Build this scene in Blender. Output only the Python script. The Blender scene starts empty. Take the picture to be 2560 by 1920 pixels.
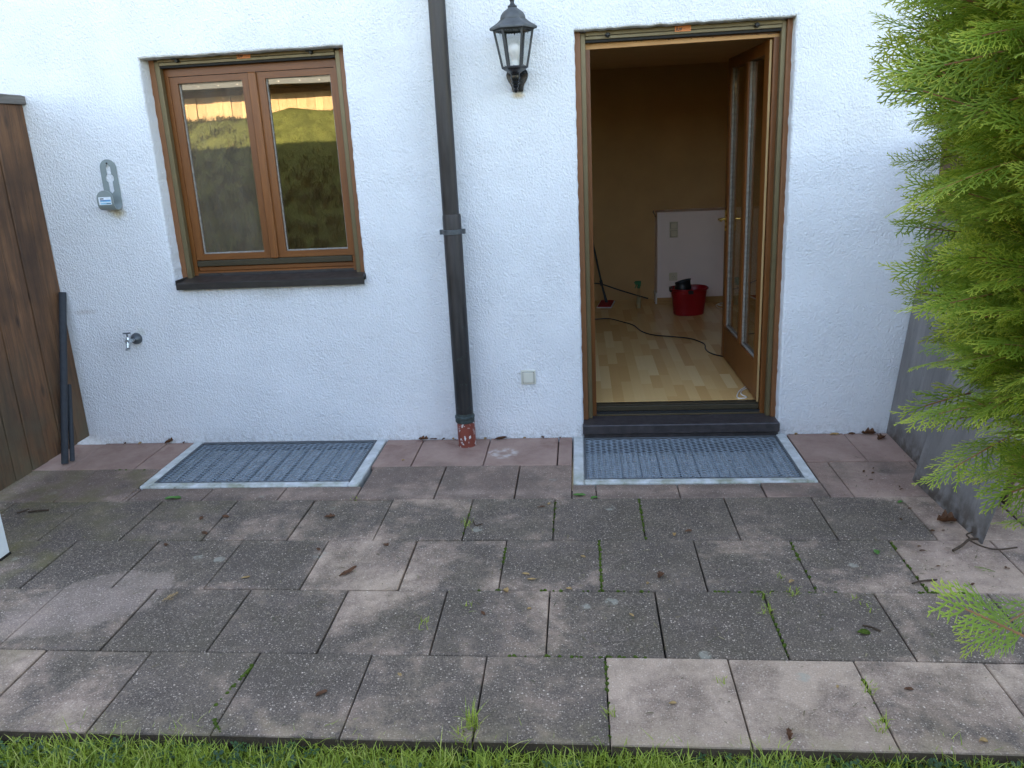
import bpy, math, random
import numpy as np
from mathutils import Vector, Matrix, noise as mnoise

random.seed(7)
rng = np.random.default_rng(11)
R = math.radians
C = bpy.context.scene.collection
SC = bpy.context.scene

# ------------------------------------------------------------------ camera
cam_d = bpy.data.cameras.new("camera")
cam = bpy.data.objects.new("camera", cam_d); C.objects.link(cam)
cam_d.sensor_width = 36.0
cam_d.lens = 27.6928
cam_d.shift_x = 0.00919
cam_d.shift_y = -0.02313
cam_d.clip_start = 0.02
cam_d.clip_end = 900
CAMP = Vector((2.54436, -4.32217, 1.68330))
_r = Vector((0.99470342, 0.08980738, -0.04999734)); _u = Vector((0.02380281, 0.27193494, 0.96202121)); _f = Vector((-0.09999263, 0.95811587, -0.26835695))
cam.matrix_world = Matrix(((_r.x, _u.x, -_f.x, CAMP.x), (_r.y, _u.y, -_f.y, CAMP.y), (_r.z, _u.z, -_f.z, CAMP.z), (0, 0, 0, 1)))
SC.camera = cam

# ------------------------------------------------------------------ world, sun, exposure
SUN_EL, SUN_AZ = R(27.5), R(-14)          # sun behind the house (towards +y), a little to the left
w = bpy.data.worlds.new("World"); SC.world = w; w.use_nodes = True
nt = w.node_tree
sky = nt.nodes.new("ShaderNodeTexSky"); sky.sky_type = 'NISHITA'; sky.sun_disc = False
sky.sun_elevation = SUN_EL; sky.sun_rotation = SUN_AZ
sky.air_density = 1.0; sky.dust_density = 1.6; sky.ozone_density = 1.0; sky.altitude = 500
bg = nt.nodes["Background"]; bg.inputs[1].default_value = 0.15
nt.links.new(sky.outputs[0], bg.inputs[0])
sd = bpy.data.lights.new("sun", 'SUN'); sun = bpy.data.objects.new("sun", sd); C.objects.link(sun)
sd.energy = 4.6; sd.angle = R(0.53); sd.color = (1.0, 0.89, 0.73)
_d = Vector((math.sin(SUN_AZ) * math.cos(SUN_EL), math.cos(SUN_AZ) * math.cos(SUN_EL), math.sin(SUN_EL)))
sun.rotation_euler = _d.to_track_quat('Z', 'Y').to_euler(); sun.location = (0, 0, 30)
vs = SC.view_settings
vs.view_transform = 'Standard'; vs.look = 'None'; vs.gamma = 1.0; vs.use_curve_mapping = False
vs.exposure = 2.97
vs.use_white_balance = True; vs.white_balance_temperature = 7750; vs.white_balance_tint = 15
SC.cycles.use_denoising = True
SC.cycles.max_bounces = 10
SC.cycles.transparent_max_bounces = 24

# ------------------------------------------------------------------ material helpers
class N:
    """small node builder on a material"""
    def __init__(s, name):
        s.m = bpy.data.materials.new(name); s.m.use_nodes = True
        s.t = s.m.node_tree; s.b = s.t.nodes["Principled BSDF"]; s.out = s.t.nodes["Material Output"]
        s._pos = None
    def n(s, typ, **kw):
        x = s.t.nodes.new(typ)
        for k, v in kw.items(): setattr(x, k, v)
        return x
    def link(s, a, b): s.t.links.new(a, b)
    def put(s, sock, v):
        if isinstance(v, bpy.types.NodeSocket): s.link(v, sock)
        elif isinstance(v, (tuple, list)) and len(v) == 3 and sock.type == 'RGBA': sock.default_value = (*v, 1)
        else: sock.default_value = v
    @property
    def pos(s):
        if s._pos is None: s._pos = s.n("ShaderNodeNewGeometry").outputs["Position"]
        return s._pos
    def obj(s): return s.n("ShaderNodeTexCoord").outputs["Object"]
    def rand(s): return s.n("ShaderNodeObjectInfo").outputs["Random"]
    def attr(s, name, typ='OBJECT', out='Fac'): return s.n("ShaderNodeAttribute", attribute_type=typ, attribute_name=name).outputs[out]
    def mapping(s, v, loc=(0, 0, 0), rot=(0, 0, 0), scale=(1, 1, 1), kind='POINT'):
        x = s.n("ShaderNodeMapping", vector_type=kind); s.put(x.inputs[0], v)
        x.inputs[1].default_value = loc; x.inputs[2].default_value = rot; x.inputs[3].default_value = scale
        return x.outputs[0]
    def noise(s, scale, detail=4, rough=.55, v=None, dist=0, out="Fac"):
        x = s.n("ShaderNodeTexNoise"); x.inputs["Scale"].default_value = scale; x.inputs["Detail"].default_value = detail
        x.inputs["Roughness"].default_value = rough; x.inputs["Distortion"].default_value = dist
        s.link(v if v is not None else s.pos, x.inputs["Vector"]); return x.outputs[out]
    def vor(s, scale, v=None, feature='F1', out="Distance", rnd=1.0):
        x = s.n("ShaderNodeTexVoronoi", feature=feature); x.inputs["Scale"].default_value = scale; x.inputs["Randomness"].default_value = rnd
        s.link(v if v is not None else s.pos, x.inputs["Vector"]); return x.outputs[out]
    def ramp(s, fac, stops, interp='LINEAR'):
        x = s.n("ShaderNodeValToRGB"); cr = x.color_ramp; cr.interpolation = interp
        while len(cr.elements) < len(stops): cr.elements.new(.5)
        for e, (p, c) in zip(cr.elements, stops):
            e.position = p; e.color = (c, c, c, 1) if isinstance(c, (int, float)) else (*c, 1)
        s.put(x.inputs[0], fac); return x.outputs[0]
    def mr(s, v, a, b, c=0., d=1., smooth=False):
        x = s.n("ShaderNodeMapRange"); x.clamp = True
        if smooth: x.interpolation_type = 'SMOOTHSTEP'
        s.put(x.inputs[0], v)
        for i, q in enumerate((a, b, c, d)): x.inputs[i + 1].default_value = q
        return x.outputs[0]
    def math(s, op, a, b=0.0, clamp=False):
        x = s.n("ShaderNodeMath", operation=op); x.use_clamp = clamp; s.put(x.inputs[0], a); s.put(x.inputs[1], b); return x.outputs[0]
    def mix(s, f, a, b, blend='MIX'):
        x = s.n("ShaderNodeMix", data_type='RGBA', blend_type=blend); s.put(x.inputs[0], f); s.put(x.inputs[6], a); s.put(x.inputs[7], b); return x.outputs[2]
    def xyz(s, v=None):
        x = s.n("ShaderNodeSeparateXYZ"); s.link(v if v is not None else s.pos, x.inputs[0]); return x.outputs
    def bump(s, h, dist, strength=1.0, prev=None):
        x = s.n("ShaderNodeBump"); x.inputs["Distance"].default_value = dist; x.inputs["Strength"].default_value = strength
        s.put(x.inputs["Height"], h)
        if prev is not None: s.link(prev, x.inputs["Normal"])
        return x.outputs[0]
    def set(s, base=None, rough=None, metal=None, spec=None, normal=None, **kw):
        for k, v in (("Base Color", base), ("Roughness", rough), ("Metallic", metal), ("Specular IOR Level", spec), ("Normal", normal)):
            if v is not None: s.put(s.b.inputs[k], v)
        for k, v in kw.items(): s.put(s.b.inputs[k], v)
        return s.m

def simple(name, base, rough=.6, metal=0., spec=.5, var=.12, scale=30, bump=0., bscale=200):
    k = N(name)
    f = k.noise(scale, 5)
    col = k.mix(k.mr(f, .25, .75), tuple(c * (1 - var) for c in base), tuple(min(1, c * (1 + var)) for c in base))
    rr = k.mr(k.noise(scale * 1.7, 3), .3, .7, max(0, rough - .06), min(1, rough + .06))
    nm = k.bump(k.noise(bscale, 3), bump) if bump else None
    return k.set(col, rr, metal, spec, nm)

# ------------------------------------------------------------------ materials
def m_plaster():
    k = N("white_render")
    p = k.pos
    warp = k.mapping(p, scale=(1, 1, 1))
    nz = k.noise(105, 6, .68)
    v1 = k.vor(120, v=k.mapping(p, rot=(0, R(25), 0), scale=(1, 1, .75)), feature='SMOOTH_F1')
    st = k.noise(58, 6, .66, v=k.mapping(p, rot=(0, R(-35), 0), scale=(1.7, 1, .85)), dist=.35)
    big = k.noise(7, 3)
    h = k.math('ADD', k.math('MULTIPLY', nz, .75), k.math('ADD', k.math('MULTIPLY', v1, .45), k.math('MULTIPLY', st, .55)))
    n1 = k.bump(big, .007, .6)
    patch = k.mr(k.noise(3.2, 4, .6), .35, .65, .72, 1.0)
    n2 = k.bump(k.math('MULTIPLY', h, patch), .0150, 1.0, n1)
    n3 = k.bump(k.noise(230, 3), .0012, .7, n2)
    x, y, z = k.xyz()
    white = k.mix(k.mr(k.noise(2.2, 4), .3, .7), (.79, .785, .775), (.85, .845, .835))
    drip = k.math('MULTIPLY', k.mr(k.noise(26, 4, .6, v=k.mapping(p, scale=(1.6, 1, .10))), .52, .72), k.math('MULTIPLY', k.mr(k.math('ABSOLUTE', k.math('ADD', x, -.79), 0), .45, .58, 1, 0), k.math('MULTIPLY', k.mr(z, .55, .94), k.mr(z, .95, .96, 1, 0))))
    white = k.mix(k.math('MULTIPLY', drip, .22), white, (.45, .44, .40))
    pits = k.mr(k.noise(120, 4, .7), .70, .80)
    col = k.mix(k.math('MULTIPLY', pits, .18), white, (.45, .42, .38))
    # dirt splashed along the foot of the wall
    foot = k.math('MULTIPLY', k.mr(z, .015, .11, 1, 0), k.mr(k.noise(34, 5, .7), .45, .62))
    col = k.mix(k.math('MULTIPLY', foot, .32), col, (.36, .31, .25))
    # rust runs under hook and lantern, grime streaks under the sill
    def spot(cx, cz, rx, rz, colr, amt, c):
        q = k.mapping(p, loc=(-cx / rx, 0, -cz / rz), scale=(1 / rx, 0, 1 / rz))
        d = k.n("ShaderNodeVectorMath", operation='LENGTH'); k.link(q, d.inputs[0])
        mm = k.math('MULTIPLY', k.mr(k.math('ADD', d.outputs["Value"], k.math('MULTIPLY', k.noise(40, 3), .6)), .5, 1.3, 1, 0), amt)
        return k.mix(mm, c, colr)
    col = spot(-.055, 1.395, .055, .035, (.55, .43, .22), .75, col)
    col = spot(2.247, 1.905, .045, .022, (.62, .45, .24), .8, col)
    col = spot(.80, .90, .16, .05, (.62, .60, .55), .5, col)
    col = spot(-.38, .83, .10, .02, (.5, .42, .36), .45, col)
    col = spot(-.05, .70, .04, .03, (.55, .57, .42), .4, col)
    return k.set(col, .9, 0, .25, n3)

def m_slab():
    k = N("exposed_aggregate_concrete")
    p = k.pos
    tone = k.attr("tone"); smooth = k.attr("smooth"); green = k.attr("green")
    x, y, z = k.xyz()
    low = k.noise(2.3, 5, .6, dist=.4)
    mid = k.noise(13, 6, .7)
    f = k.math('ADD', k.math('MULTIPLY', k.math('SUBTRACT', low, .5), 2.2), k.math('MULTIPLY', k.math('SUBTRACT', mid, .5), 1.25))
    f = k.math('ADD', f, tone, clamp=True)
    ob = k.xyz(k.obj()); ed = k.math('MAXIMUM', k.math('ABSOLUTE', ob[0], 0), k.math('ABSOLUTE', ob[1], 0))
    em = k.math('MULTIPLY', k.mr(ed, .11, .195, 0, 1, True), k.mr(k.noise(5.5, 4, .6), .46, .68))
    f = k.math('ADD', f, k.math('MULTIPLY', em, .30), clamp=True)
    base = k.ramp(f, [(0, (.060, .052, .047)), (.35, (.108, .091, .081)), (.62, (.275, .215, .182)), (1, (.52, .420, .350))])
    # washed strip in front of the shafts, drip line
    band = k.math('MULTIPLY', k.mr(k.math('ABSOLUTE', k.math('ADD', y, .742), 0), .012, .05, 1, 0), k.mr(k.noise(6, 4), .38, .58))
    band = k.math('MULTIPLY', band, k.mr(x, .1, .4)); band = k.math('MULTIPLY', band, k.mr(x, 3.6, 3.9, 1, 0))
    base = k.mix(k.math('MULTIPLY', band, .6), base, (.34, .285, .255))
    # the oval patch where something stood and kept the stone clean
    q = k.mapping(p, loc=(.565, -1.735, 0), rot=(0, 0, R(32)), scale=(.35, .215, 1), kind='TEXTURE')
    d = k.n("ShaderNodeVectorMath", operation='LENGTH')
    cx = k.n("ShaderNodeCombineXYZ"); qx = k.xyz(q); k.link(qx[0], cx.inputs[0]); k.link(qx[1], cx.inputs[1]); k.link(cx.outputs[0], d.inputs[0])
    pm = k.mr(k.math('ADD', d.outputs["Value"], k.math('MULTIPLY', k.math('SUBTRACT', k.noise(11, 6, .7), .5), .75)), .86, 1.0, 1, 0, True)
    base = k.mix(k.math('MULTIPLY', pm, k.mr(k.noise(8, 4), .3, .75, .35, .85)), base, (.36, .30, .28))
    # reddish smooth concrete near the wall
    red = k.mix(k.mr(k.noise(5, 5, .65), .3, .7), (.245, .168, .150), (.375, .285, .256))
    red = k.mix(k.math('MULTIPLY', k.mr(k.noise(3.1, 5, .6), .52, .68), k.mr(y, -.30, -.48)), red, (.115, .095, .085))
    wet = k.math('MULTIPLY', k.mr(y, -.24, -.06), k.mr(k.noise(4.5, 4, .6, dist=.8), .55, .66))
    red = k.mix(k.math('MULTIPLY', wet, .6), red, (.17, .085, .073))
    base = k.mix(smooth, base, red)
    # lime ring left on the third slab beside the pipe
    q2 = k.mapping(p, loc=(2.09, -.235, 0), scale=(.085, .075, 1), kind='TEXTURE')
    d2 = k.n("ShaderNodeVectorMath", operation='LENGTH'); c2 = k.n("ShaderNodeCombineXYZ"); q2s = k.xyz(q2)
    k.link(q2s[0], c2.inputs[0]); k.link(q2s[1], c2.inputs[1]); k.link(c2.outputs[0], d2.inputs[0])
    lr = k.math('MULTIPLY', k.mr(k.math('ABSOLUTE', k.math('SUBTRACT', d2.outputs["Value"], .65), 0), .15, .5, 1, 0), k.mr(k.noise(22, 4), .42, .6))
    base = k.mix(k.math('MULTIPLY', lr, .75), base, (.55, .55, .56))
    # aggregate: pale and dark grains
    cell = k.vor(165, out="Color"); cr = k.xyz(cell); dist = k.vor(165)
    grain = k.math('MULTIPLY', k.mr(cr[0], .62, .90), k.mr(dist, .34, .46, 1, 0))
    cell2 = k.vor(75, out="Color"); cr2 = k.xyz(cell2); dist2 = k.vor(75)
    grain2 = k.math('MULTIPLY', k.mr(cr2[0], .925, .95), k.mr(dist2, .20, .30, 1, 0))
    rough_m = k.math('SUBTRACT', 1.0, k.math('MULTIPLY', smooth, .85))
    gsum = k.math('MULTIPLY', k.math('ADD', k.math('MULTIPLY', grain, .55), k.math('MULTIPLY', grain2, .8), clamp=True), rough_m)
    gc = k.mix(cr[1], (.40, .34, .30), (.74, .69, .63))
    spk = k.mix(k.math('MULTIPLY', k.mr(k.noise(190, 4, .7), .38, .62), k.math('MULTIPLY', rough_m, .85)), k.mix(.42, base, (.02, .017, .015)), k.mix(.30, base, (.5, .44, .38)))
    col = k.mix(k.math('MULTIPLY', rough_m, .8), base, spk)
    col = k.mix(gsum, col, gc)
    # pale lichen discs and algae
    lich = k.math('MULTIPLY', k.mr(k.vor(3.4), .075, .095, 1, 0), k.mr(k.noise(30, 4), .40, .55))
    col = k.mix(k.math('MULTIPLY', lich, k.math('MULTIPLY', rough_m, .6)), col, (.33, .36, .33))
    alg = k.math('MULTIPLY', green, k.mr(k.noise(4.2, 5, .62), .42, .66))
    col = k.mix(alg, col, (.13, .125, .055))
    edge = k.math('MULTIPLY', k.mr(y, -2.43, -2.30, 1, 0), k.mr(k.noise(13, 5), .42, .62))
    col = k.mix(k.math('MULTIPLY', edge, .5), col, (.18, .165, .095))
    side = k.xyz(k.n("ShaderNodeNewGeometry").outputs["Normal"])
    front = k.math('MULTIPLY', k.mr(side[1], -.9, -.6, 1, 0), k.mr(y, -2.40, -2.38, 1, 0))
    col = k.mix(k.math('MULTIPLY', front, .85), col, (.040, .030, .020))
    col = k.mix(1.0, col, (1.10, .94, .80), 'MULTIPLY')
    h = k.math('ADD', k.noise(300, 3), k.math('MULTIPLY', grain, .5))
    nm = k.bump(h, .0016, .9)
    return k.set(col, k.mr(k.noise(30, 3), .3, .7, .72, .9), 0, .35, nm)

def m_wood(name, a, b, grain_axis='Z', rough=.55, scale=1.0, knots=False, spec=.4, bump=.0006):
    k = N(name)
    o = k.obj()
    sc = {'Z': (16, 16, 1.1), 'X': (1.1, 16, 16), 'Y': (16, 1.1, 16)}[grain_axis]
    rnd = k.rand()
    vv = k.n("ShaderNodeVectorMath", operation='ADD'); k.link(k.mapping(k.pos, scale=tuple(q * scale for q in sc)), vv.inputs[0])
    cmb = k.n("ShaderNodeCombineXYZ")
    for i in range(3): k.link(k.math('MULTIPLY', rnd, 37.0 + i * 11), cmb.inputs[i])
    k.link(cmb.outputs[0], vv.inputs[1])
    g = k.noise(3.2, 7, .62, v=vv.outputs[0], dist=.5)
    fine = k.noise(14, 4, .6, v=vv.outputs[0])
    f = k.math('ADD', k.math('MULTIPLY', g, .75), k.math('MULTIPLY', fine, .3))
    col = k.mix(k.mr(f, .32, .72), a, b)
    tone = k.mr(rnd, 0, 1, .82, 1.15)
    col = k.mix(1.0, col, k.n("ShaderNodeCombineColor").outputs[0] if False else tone, 'MULTIPLY')
    if knots:
        kd = k.vor(2.2, v=k.mapping(k.pos, scale=(3.2, 3.2, 1.4)))
        col = k.mix(k.mr(kd, .05, .16, .85, 0), col, tuple(c * .35 for c in a))
        low = k.mr(k.noise(2.6, 5, .6), .42, .7)
        col = k.mix(k.math('MULTIPLY', low, .65), col, tuple(c * .55 for c in a))
        x, y, z = k.xyz()
        col = k.mix(k.math('MULTIPLY', k.mr(z, .1, .8, 1, 0), k.mr(k.noise(5, 5), .36, .64, 0, .7)), col, (.120, .098, .058))
    return k.set(col, rough, 0, spec, k.bump(f, bump))

M = {}
M['plaster'] = m_plaster()
M['slab'] = m_slab()
M['frame'] = m_wood("brown_glazed_timber", (.135, .040, .008), (.215, .071, .014), 'Z', .42, .9, spec=.45, bump=.0003)
M['frame_h'] = m_wood("brown_glazed_timber_rail", (.135, .040, .008), (.215, .071, .014), 'X', .42, .9, spec=.45, bump=.0003)
M['casing'] = simple("red_brown_painted_timber", (.205, .078, .026), .5, var=.1, scale=12)
M['leaf_wood'] = m_wood("amber_glazed_door_timber", (.140, .041, .008), (.215, .071, .013), 'Z', .4, .9, bump=.0003)
M['bare'] = m_wood("bare_worn_wood", (.50, .23, .075), (.66, .35, .135), 'X', .6, 1.2)
M['pale'] = m_wood("pale_bare_edge_wood", (.34, .20, .08), (.46, .30, .13), 'Z', .6)
M['olive'] = simple("bronze_olive_aluminium", (.150, .112, .055), .42, .35, .5, .08, 20)
M['olive_dark'] = simple("dark_bronze_aluminium", (.058, .044, .024), .45, .35, .5, .1, 20)
M['black'] = simple("black_plastic", (.012, .012, .012), .45, 0, .5, .2)
M['black_gap'] = simple("black_seal_and_gap_shade", (.012, .011, .010), .8)  # threshold seal, and painted shade in the gaps under the head boxes
M['sill'] = simple("dark_brown_sheet_metal", (.050, .043, .038), .42, .4, .5, .25, 14)
M['silicone'] = simple("grey_white_sealant", (.26, .235, .20), .6, var=.4, scale=60)
M['orange'] = simple("orange_sticker", (.72, .22, .055), .5, var=.03)
M['ink'] = simple("black_print", (.015, .012, .010), .5)
def m_pane(name="window_glass", haze=0.0):
    k = N(name)
    g = k.n("ShaderNodeBsdfGlossy"); g.inputs["Roughness"].default_value = .004; g.inputs["Color"].default_value = (1, .96, .88, 1)
    tr = k.n("ShaderNodeBsdfTransparent"); tr.inputs[0].default_value = (.86, .88, .86, 1)
    k.link(k.bump(k.noise(2.1, 1), .0006), g.inputs["Normal"])
    lw = k.n("ShaderNodeLayerWeight"); lw.inputs[0].default_value = .5
    frs = k.math('ADD', .19, k.math('MULTIPLY', k.math('POWER', lw.outputs["Facing"], 5.0), .7))
    mx = k.n("ShaderNodeMixShader"); k.link(frs, mx.inputs[0]); k.link(tr.outputs[0], mx.inputs[1]); k.link(g.outputs[0], mx.inputs[2])
    res = mx.outputs[0]
    if haze:
        df = k.n("ShaderNodeBsdfDiffuse"); df.inputs[0].default_value = (.5, .41, .32, 1); m2 = k.n("ShaderNodeMixShader")
        k.link(k.math('MULTIPLY', k.mr(k.noise(7, 5, .6, v=k.mapping(k.pos, scale=(2.2, 1, .5))), .3, .7, .5, 1), haze), m2.inputs[0]); k.link(res, m2.inputs[1]); k.link(df.outputs[0], m2.inputs[2]); res = m2.outputs[0]
    k.link(res, k.out.inputs[0]); return k.m
M['pane'] = m_pane()
M['pane_hazy'] = m_pane("hazy_window_glass", .115)  # left pane: brownish diffuse haze mixed into the glass
def m_clear():
    k = N("clear_glass")
    g = k.n("ShaderNodeBsdfGlossy"); g.inputs["Roughness"].default_value = .02
    tr = k.n("ShaderNodeBsdfTransparent"); tr.inputs[0].default_value = (.94, .95, .94, 1)
    lw = k.n("ShaderNodeLayerWeight"); lw.inputs[0].default_value = .5
    frs = k.math('ADD', .05, k.math('MULTIPLY', k.math('POWER', lw.outputs["Facing"], 5.0), .8))
    mx = k.n("ShaderNodeMixShader"); k.link(frs, mx.inputs[0]); k.link(tr.outputs[0], mx.inputs[1]); k.link(g.outputs[0], mx.inputs[2])
    k.link(mx.outputs[0], k.out.inputs[0]); return k.m
M['clear'] = m_clear()
def m_pipe():
    k = N("weathered_copper_downpipe")
    x, y, z = k.xyz()
    st = k.noise(16, 5, .6, v=k.mapping(k.pos, scale=(3, 3, .35)))
    up = k.mix(k.mr(st, .35, .7), (.030, .025, .023), (.052, .044, .040))
    lo = k.mix(k.mr(st, .35, .7), (.016, .017, .018), (.040, .035, .032))
    col = k.mix(k.mr(z, .3, 1.1), lo, up)
    verd = k.math('MULTIPLY', k.mr(k.noise(22, 5, .7), .60, .70), k.mr(z, .12, .9, 1, 0))
    col = k.mix(k.math('MULTIPLY', verd, .65), col, (.075, .16, .14))
    scr = k.math('MULTIPLY', k.mr(k.noise(70, 4, .7, v=k.mapping(k.pos, scale=(2, 2, .3))), .70, .74), k.mr(z, .2, .7, 1, 0))
    col = k.mix(k.math('MULTIPLY', scr, .35), col, (.4, .42, .42))
    return k.set(col, k.mr(st, .3, .7, .36, .55), .35, .5, k.bump(st, .0006))
M['pipe'] = m_pipe()
def m_redpipe():
    k = N("chipped_red_painted_pipe")
    chips = k.math('MULTIPLY', k.mr(k.noise(48, 3, .6, v=k.mapping(k.pos, scale=(1, 1, .55))), .595, .615), 1.0)
    col = k.mix(k.mr(k.noise(14, 5), .3, .7), (.175, .036, .022), (.26, .058, .035))
    col = k.mix(chips, col, (.62, .58, .55))
    return k.set(col, .5, 0, .5, k.bump(chips, .0008))
M['redpipe'] = m_redpipe()
M['verdigris'] = simple("greened_copper_collar", (.045, .062, .058), .55, .3, .5, .5, 40)
M['lantern'] = simple("weathered_black_cast_metal", (.035, .036, .038), .48, .2, .5, .35, 26, .0006, 90)
M['lantern_roof'] = simple("sun_bleached_grey_black_metal", (.085, .088, .090), .6, .15, .4, .35, 22, .0008, 90)
M['lantern_black'] = simple("gloss_black_cast_metal", (.008, .008, .009), .25, .1, .5, .2)
M['bulb'] = simple("frosted_bulb", (.75, .70, .66), .35)
M['brass'] = simple("brass", (.78, .52, .16), .28, 1.0, .5, .08)
M['chrome'] = simple("dull_chrome", (.52, .56, .58), .3, .85, .5, .15, 60)
M['dark_metal'] = simple("dark_grey_metal", (.10, .11, .115), .45, .6, .5, .3, 40)
M['hook'] = simple("grey_green_plastic_coating", (.235, .270, .255), .42, 0, .5, .07, 20)
M['cream'] = simple("cream_plastic", (.60, .57, .47), .38, 0, .5, .03)
M['cream_indoor'] = simple("yellowed_cream_plastic", (.62, .52, .36), .35, 0, .5, .03)
M['galv'] = simple("galvanised_steel", (.40, .44, .47), .45, .8, .5, .25, 25)
M['strand'] = simple("weathered_zinc_strand", (.23, .275, .305), .45, .5, .5, .25, 25)
M['galv_dark'] = simple("dull_galvanised_steel_bar", (.12, .13, .135), .6, .5, .5, .25, 25)
def m_shaft():
    k = N("white_painted_shaft_rim")
    x, y, z = k.xyz()
    a = k.math('MULTIPLY', k.mr(y, -.64, -.50, 1, .30), k.mr(k.noise(9, 5, .65), .38, .62))
    col = k.mix(k.mr(k.noise(20, 5), .35, .7), (.50, .50, .475), (.66, .655, .63))
    col = k.mix(k.math('MULTIPLY', a, .75), col, (.20, .205, .105))
    col = k.mix(k.mr(k.noise(36, 4, .7), .64, .70, 0, .7), col, (.12, .10, .07))
    return k.set(col, .8, 0, .3, k.bump(k.noise(90, 4), .002))
M['shaft'] = m_shaft()
M['pit'] = simple("white_painted_shaft_wall", (.78, .79, .79), .9, var=.3, scale=12)
M['stone'] = simple("dark_brown_stone", (.046, .038, .037), .42, 0, .5, .45, 24, .0008, 120)
M['fence'] = m_wood("dark_stained_fence_board", (.055, .026, .014), (.215, .098, .042), 'Z', .62, .8, knots=True, bump=.0012)
M['fence_cap'] = m_wood("silvered_cap_wood", (.07, .06, .05), (.26, .235, .21), 'Y', .8, 1.0, bump=.0015)
M['foam'] = simple("dark_grey_foam", (.040, .043, .047), .8, 0, .3, .15, 40, .0008, 220)
M['white_post'] = simple("white_coated_post", (.74, .75, .72), .4, 0, .5, .03)
def m_sheet():
    k = N("grey_fibre_cement")
    x, y, z = k.xyz()
    st = k.noise(5, 6, .62, v=k.mapping(k.pos, scale=(1, 1.4, .5)))
    col = k.mix(k.mr(st, .32, .68), (.125, .112, .103), (.225, .205, .190))
    col = k.mix(k.mr(k.noise(26, 5, .7), .60, .72, 0, .45), col, (.05, .044, .038))
    run = k.noise(9, 5, .65, v=k.mapping(k.pos, scale=(3, 3, .3)))
    col = k.mix(k.mr(run, .50, .72, 0, .42), col, (.075, .065, .057))
    col = k.mix(k.math('MULTIPLY', k.mr(z, .02, .16, 1, 0), k.mr(k.noise(20, 4), .35, .6)), col, (.06, .045, .034))
    return k.set(col, .5, 0, .45, k.bump(k.noise(60, 4), .0008))
M['sheet'] = m_sheet()
M['soil'] = simple("dark_soil", (.030, .024, .018), .95, 0, .2, .5, 40, .01, 60)
def m_ground():
    k = N("lawn_soil")
    col = k.mix(k.mr(k.noise(6, 6, .65), .35, .65), (.05, .062, .018), (.095, .11, .03))
    col = k.mix(k.mr(k.noise(45, 4), .55, .7, 0, .6), col, (.06, .045, .025))
    return k.set(col, .95, 0, .2, k.bump(k.noise(30, 5), .03))
M['ground'] = m_ground()
def m_leafy(name, lo, hi, tip, trans=.28, attr=True):
    k = N(name)
    t = k.attr("tint", 'GEOMETRY', 'Fac') if attr else k.rand()
    n1 = k.noise(11, 3)
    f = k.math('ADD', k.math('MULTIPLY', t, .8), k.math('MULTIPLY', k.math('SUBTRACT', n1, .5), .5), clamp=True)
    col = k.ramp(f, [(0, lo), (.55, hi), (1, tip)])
    k.set(col, .48, 0, .4)
    tl = k.n("ShaderNodeBsdfTranslucent"); k.link(col, tl.inputs[0])
    mx = k.n("ShaderNodeMixShader"); mx.inputs[0].default_value = trans
    k.link(k.b.outputs[0], mx.inputs[1]); k.link(tl.outputs[0], mx.inputs[2]); k.link(mx.outputs[0], k.out.inputs[0])
    return k.m
M['grass'] = m_leafy("grass_blade", (.185, .270, .022), (.360, .420, .055), (.62, .56, .20))
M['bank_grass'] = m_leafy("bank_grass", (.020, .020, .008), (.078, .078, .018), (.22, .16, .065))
M['clover'] = m_leafy("clover_leaf", (.022, .060, .018), (.045, .105, .028), (.07, .14, .03))
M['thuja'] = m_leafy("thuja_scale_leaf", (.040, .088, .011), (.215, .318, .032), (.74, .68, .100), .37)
M['thuja_stem'] = simple("orange_brown_twig", (.26, .105, .035), .7, var=.3, scale=30)
M['bark'] = simple("grey_brown_bark", (.085, .055, .035), .9, var=.4, scale=30, bump=.004, bscale=70)
M['dryleaf'] = simple("dry_brown_leaf", (.105, .043, .018), .75, 0, .3, .5, 60)
M['tanleaf'] = simple("pale_tan_leaf_fragment", (.36, .22, .085), .7, 0, .3, .35, 60)
M['greenleaf'] = simple("fresh_green_leaf", (.055, .150, .022), .5, 0, .4, .3, 40)
M['moss'] = simple("green_moss", (.060, .090, .014), .95, 0, .1, .6, 90, .003, 160)
M['twig'] = simple("dead_brown_twig", (.060, .038, .024), .85, 0, .2, .4, 60)
M['litter'] = m_leafy("fine_plant_litter", (.055, .060, .02), (.15, .105, .045), (.40, .33, .18), .1)
def m_floor():
    k = N("beech_laminate")
    rnd = k.rand()
    g = k.noise(5, 6, .6, v=k.mapping(k.pos, scale=(16, .3, 1)))
    col = k.ramp(rnd, [(0, (.63, .35, .125)), (.35, (.70, .42, .165)), (.7, (.76, .485, .21)), (1, (.82, .575, .285))])
    col = k.mix(k.mr(g, .3, .7, 0, .12), col, (.50, .30, .13))
    return k.set(col, .27, 0, .5)
M['floor'] = m_floor()
M['room_wall'] = simple("ochre_brown_wall_paint", (.52, .31, .140), .9, 0, .2, .08, 4, .001, 150)
M['ceiling'] = simple("tan_ceiling_paint", (.60, .40, .21), .9, 0, .2, .06, 4)
M['half_wall'] = simple("off_white_wall_paint", (.85, .69, .60), .85, 0, .25, .03, 6, .0008, 150)
M['skirting'] = m_wood("beech_skirting", (.36, .18, .06), (.48, .27, .10), 'X', .45)
M['red'] = simple("red_plastic", (.30, .006, .010), .35, 0, .5, .06)
M['red_mop'] = simple("red_mop_pad", (.34, .02, .02), .8)
M['white_trim'] = simple("white_plastic", (.72, .70, .66), .4)
M['bottle'] = m_clear(); M['bottle'].name = "clear_bottle_plastic"
M['liquid'] = simple("pale_cleaning_liquid", (.40, .34, .20), .2)
M['green_plastic'] = simple("green_plastic", (.006, .14, .045), .4)
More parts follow.
